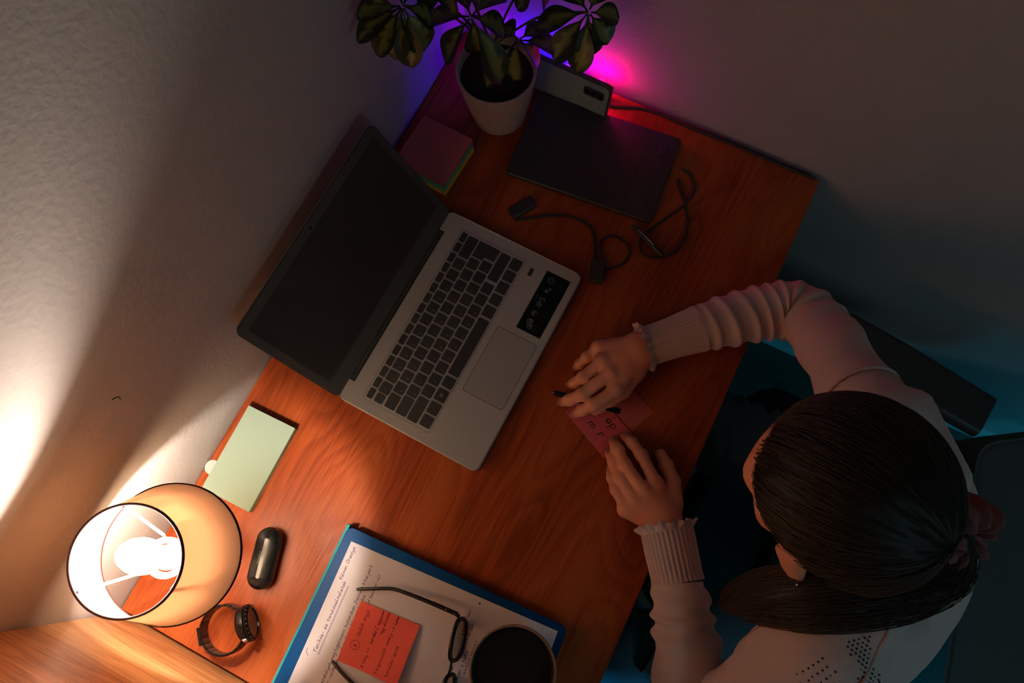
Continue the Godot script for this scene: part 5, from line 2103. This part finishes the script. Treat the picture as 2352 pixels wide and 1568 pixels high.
func hair(o: Node3D, hc: Vector3, hb: Basis, H: Callable) -> void:
	var rng := RandomNumberGenerator.new()
	rng.seed = 77
	var nz := FastNoiseLite.new()
	nz.seed = 3
	nz.frequency = 1.0
	# radius of the combed hair in a head direction (forward, up, left)
	var shell := func(d: Vector3) -> float:
		var e := Vector3(d.x / (0.099 if d.x < 0.0 else 0.098), d.y / 0.101, d.z / (0.099 if d.z < 0.0 else 0.090))
		return 1.0 / e.length()
	# polar coordinates about the forward axis, so that grooves run from brow to nape
	var b := from(o)
	var rows := []
	var segs := 150
	var n := 54
	for i in n:
		var r := PackedVector3Array()
		for j in segs:
			var phi := TAU * j / segs
			# phi 0 is the crown, pi the chin; the hairline lies further back at the sides
			var c := cos(phi)
			var start := lerpf(0.66, 2.02, smoothstep(0.05, 0.75, (1.0 - c) * 0.5)) - 0.06 * exp(-pow((absf(wrapf(phi, -PI, PI)) - 0.9) / 0.3, 2.0))
			var al := lerpf(start, PI, i / float(n - 1))
			var d := Vector3(cos(al), sin(al) * c, sin(al) * sin(phi))
			var groove := nz.get_noise_2d(phi * 26.0, al * 1.1) * 0.0016 + nz.get_noise_2d(phi * 7.0 + 40.0, al * 1.5) * 0.0024
			var thick := smoothstep(0.0, 0.10, i / float(n - 1))
			r.append(H.call(0, 0, 0) + hb * (d * (float(shell.call(d)) * lerpf(0.925, 1.0, thick) + groove * thick)))
		rows.append(r)
	b.grid(rows, true)
	b.grid(rows, true, true)
	var cap := part("hair", b, M.hair, o)
	# strands lying on it
	b = from(o)
	for s in 900:
		var phi := rng.randf_range(-2.2, 2.2)
		var c := cos(phi)
		var a0 := lerpf(0.66, 2.02, smoothstep(0.05, 0.75, (1.0 - c) * 0.5)) + (0.0 if s % 3 == 0 else rng.randf_range(0.0, 0.7))
		var a1 := a0 + rng.randf_range(0.4, 1.3)
		var lift := rng.randf_range(0.0004, 0.0022)
		var drift := rng.randf_range(-0.10, 0.10)
		var path := []
		for i in 9:
			var t := i / 8.0
			var al := minf(lerpf(a0, a1, t), PI - 0.05)
			var q := phi + drift * t * t
			var d := Vector3(cos(al), sin(al) * cos(q), sin(al) * sin(q))
			path.append(H.call(0, 0, 0) + hb * (d * (float(shell.call(d)) * lerpf(0.94, 1.0, smoothstep(0.0, 0.25, t)) + lift * sin(PI * t))))
		b.tube(path, 0.00035, 3, false)
	part("hair_strand", b, M.hair_strand, cap).set_meta("kind", "stuff")
	# loose lock falling from the nape over the left shoulder
	b = from(o)
	var lock := [V(0.825, 0.278, 0.492), V(0.838, 0.262, 0.524), V(0.800, 0.268, 0.560), V(0.764, 0.270, 0.587), V(0.728, 0.255, 0.612), V(0.706, 0.200, 0.628), V(0.700, 0.135, 0.640), V(0.702, 0.085, 0.648)]
	var mid := curve(lock, 7)
	var wide := curve([0.022, 0.030, 0.036, 0.036, 0.034, 0.030, 0.022, 0.006], 7)
	var core := []
	for w in wide:
		core.append(w * 0.86)
	var rr := MB.rings(mid, core, 48, 0.75)
	for i in rr.size():
		for j in 48:
			var g := nz.get_noise_2d(j * 0.9, i * 0.12) * 0.004
			rr[i][j] += (rr[i][j] - mid[i]).normalized() * g
	b.loft(rr)
	part("hair_lock", b, M.hair, cap)
	b = from(o)
	var frames := MB.rings(mid, wide, 60, 0.8)
	for s in 420:
		var j := rng.randi_range(0, 59)
		var k0 := rng.randi_range(0, 20)
		var k1 := mini(mid.size() - 1, k0 + rng.randi_range(14, 32))
		var depth := rng.randf_range(0.86, 1.05)
		var path := []
		for i in range(k0, k1 + 1, 2):
			var jj := (j + int(3.0 * sin(i * 0.13 + s))) % 60
			path.append(mid[i].lerp(frames[i][(jj + 60) % 60], depth))
		if path.size() > 2:
			b.tube(path, 0.0004, 3, false)
	# flyaway hairs round the face and shoulder
	for s in 8:
		var a: Vector3 = mid[rng.randi_range(18, 40)]
		var side := Vector3(rng.randf_range(-0.05, 0.02), rng.randf_range(-0.06, 0.02), rng.randf_range(-0.02, 0.05))
		b.tube(curve([a + side * 0.5, a + side + Vector3(-0.01, -0.02, 0.004), a + side * 1.25 + Vector3(-0.018, -0.05, 0.0)], 4), 0.0003, 3, false)
	part("hair_strand", b, M.hair_strand, cap).set_meta("kind", "stuff")
	# scrunchie gathered round the hair at the nape
	b = from(o)
	var sc := V(0.832, 0.278, 0.490)
	var sx := look(Vector3(0.62, 0.62, 0.30))
	var srows := []
	for i in 96:
		var a := TAU * i / 96.0
		var cen := sc + sx.x * (cos(a) * 0.0255) + sx.z * (sin(a) * 0.0255)
		var out := (cen - sc).normalized()
		var r := PackedVector3Array()
		for j in 22:
			var q := TAU * j / 22.0
			var rad := 0.0135 * (1.0 + 0.28 * sin(a * 9.0 + 1.6 * sin(q)) + 0.18 * sin(a * 17.0 + q * 2.0) + 0.12 * sin(a * 5.0))
			r.append(cen + out * (cos(q) * rad) + sx.y * (sin(q) * rad * 1.25))
		srows.append(r)
	srows.append(srows[0])
	b.grid(srows, true, true)
	part("scrunchie", b, M.scrunchie, o, "dusty-rose gathered scrunchie")
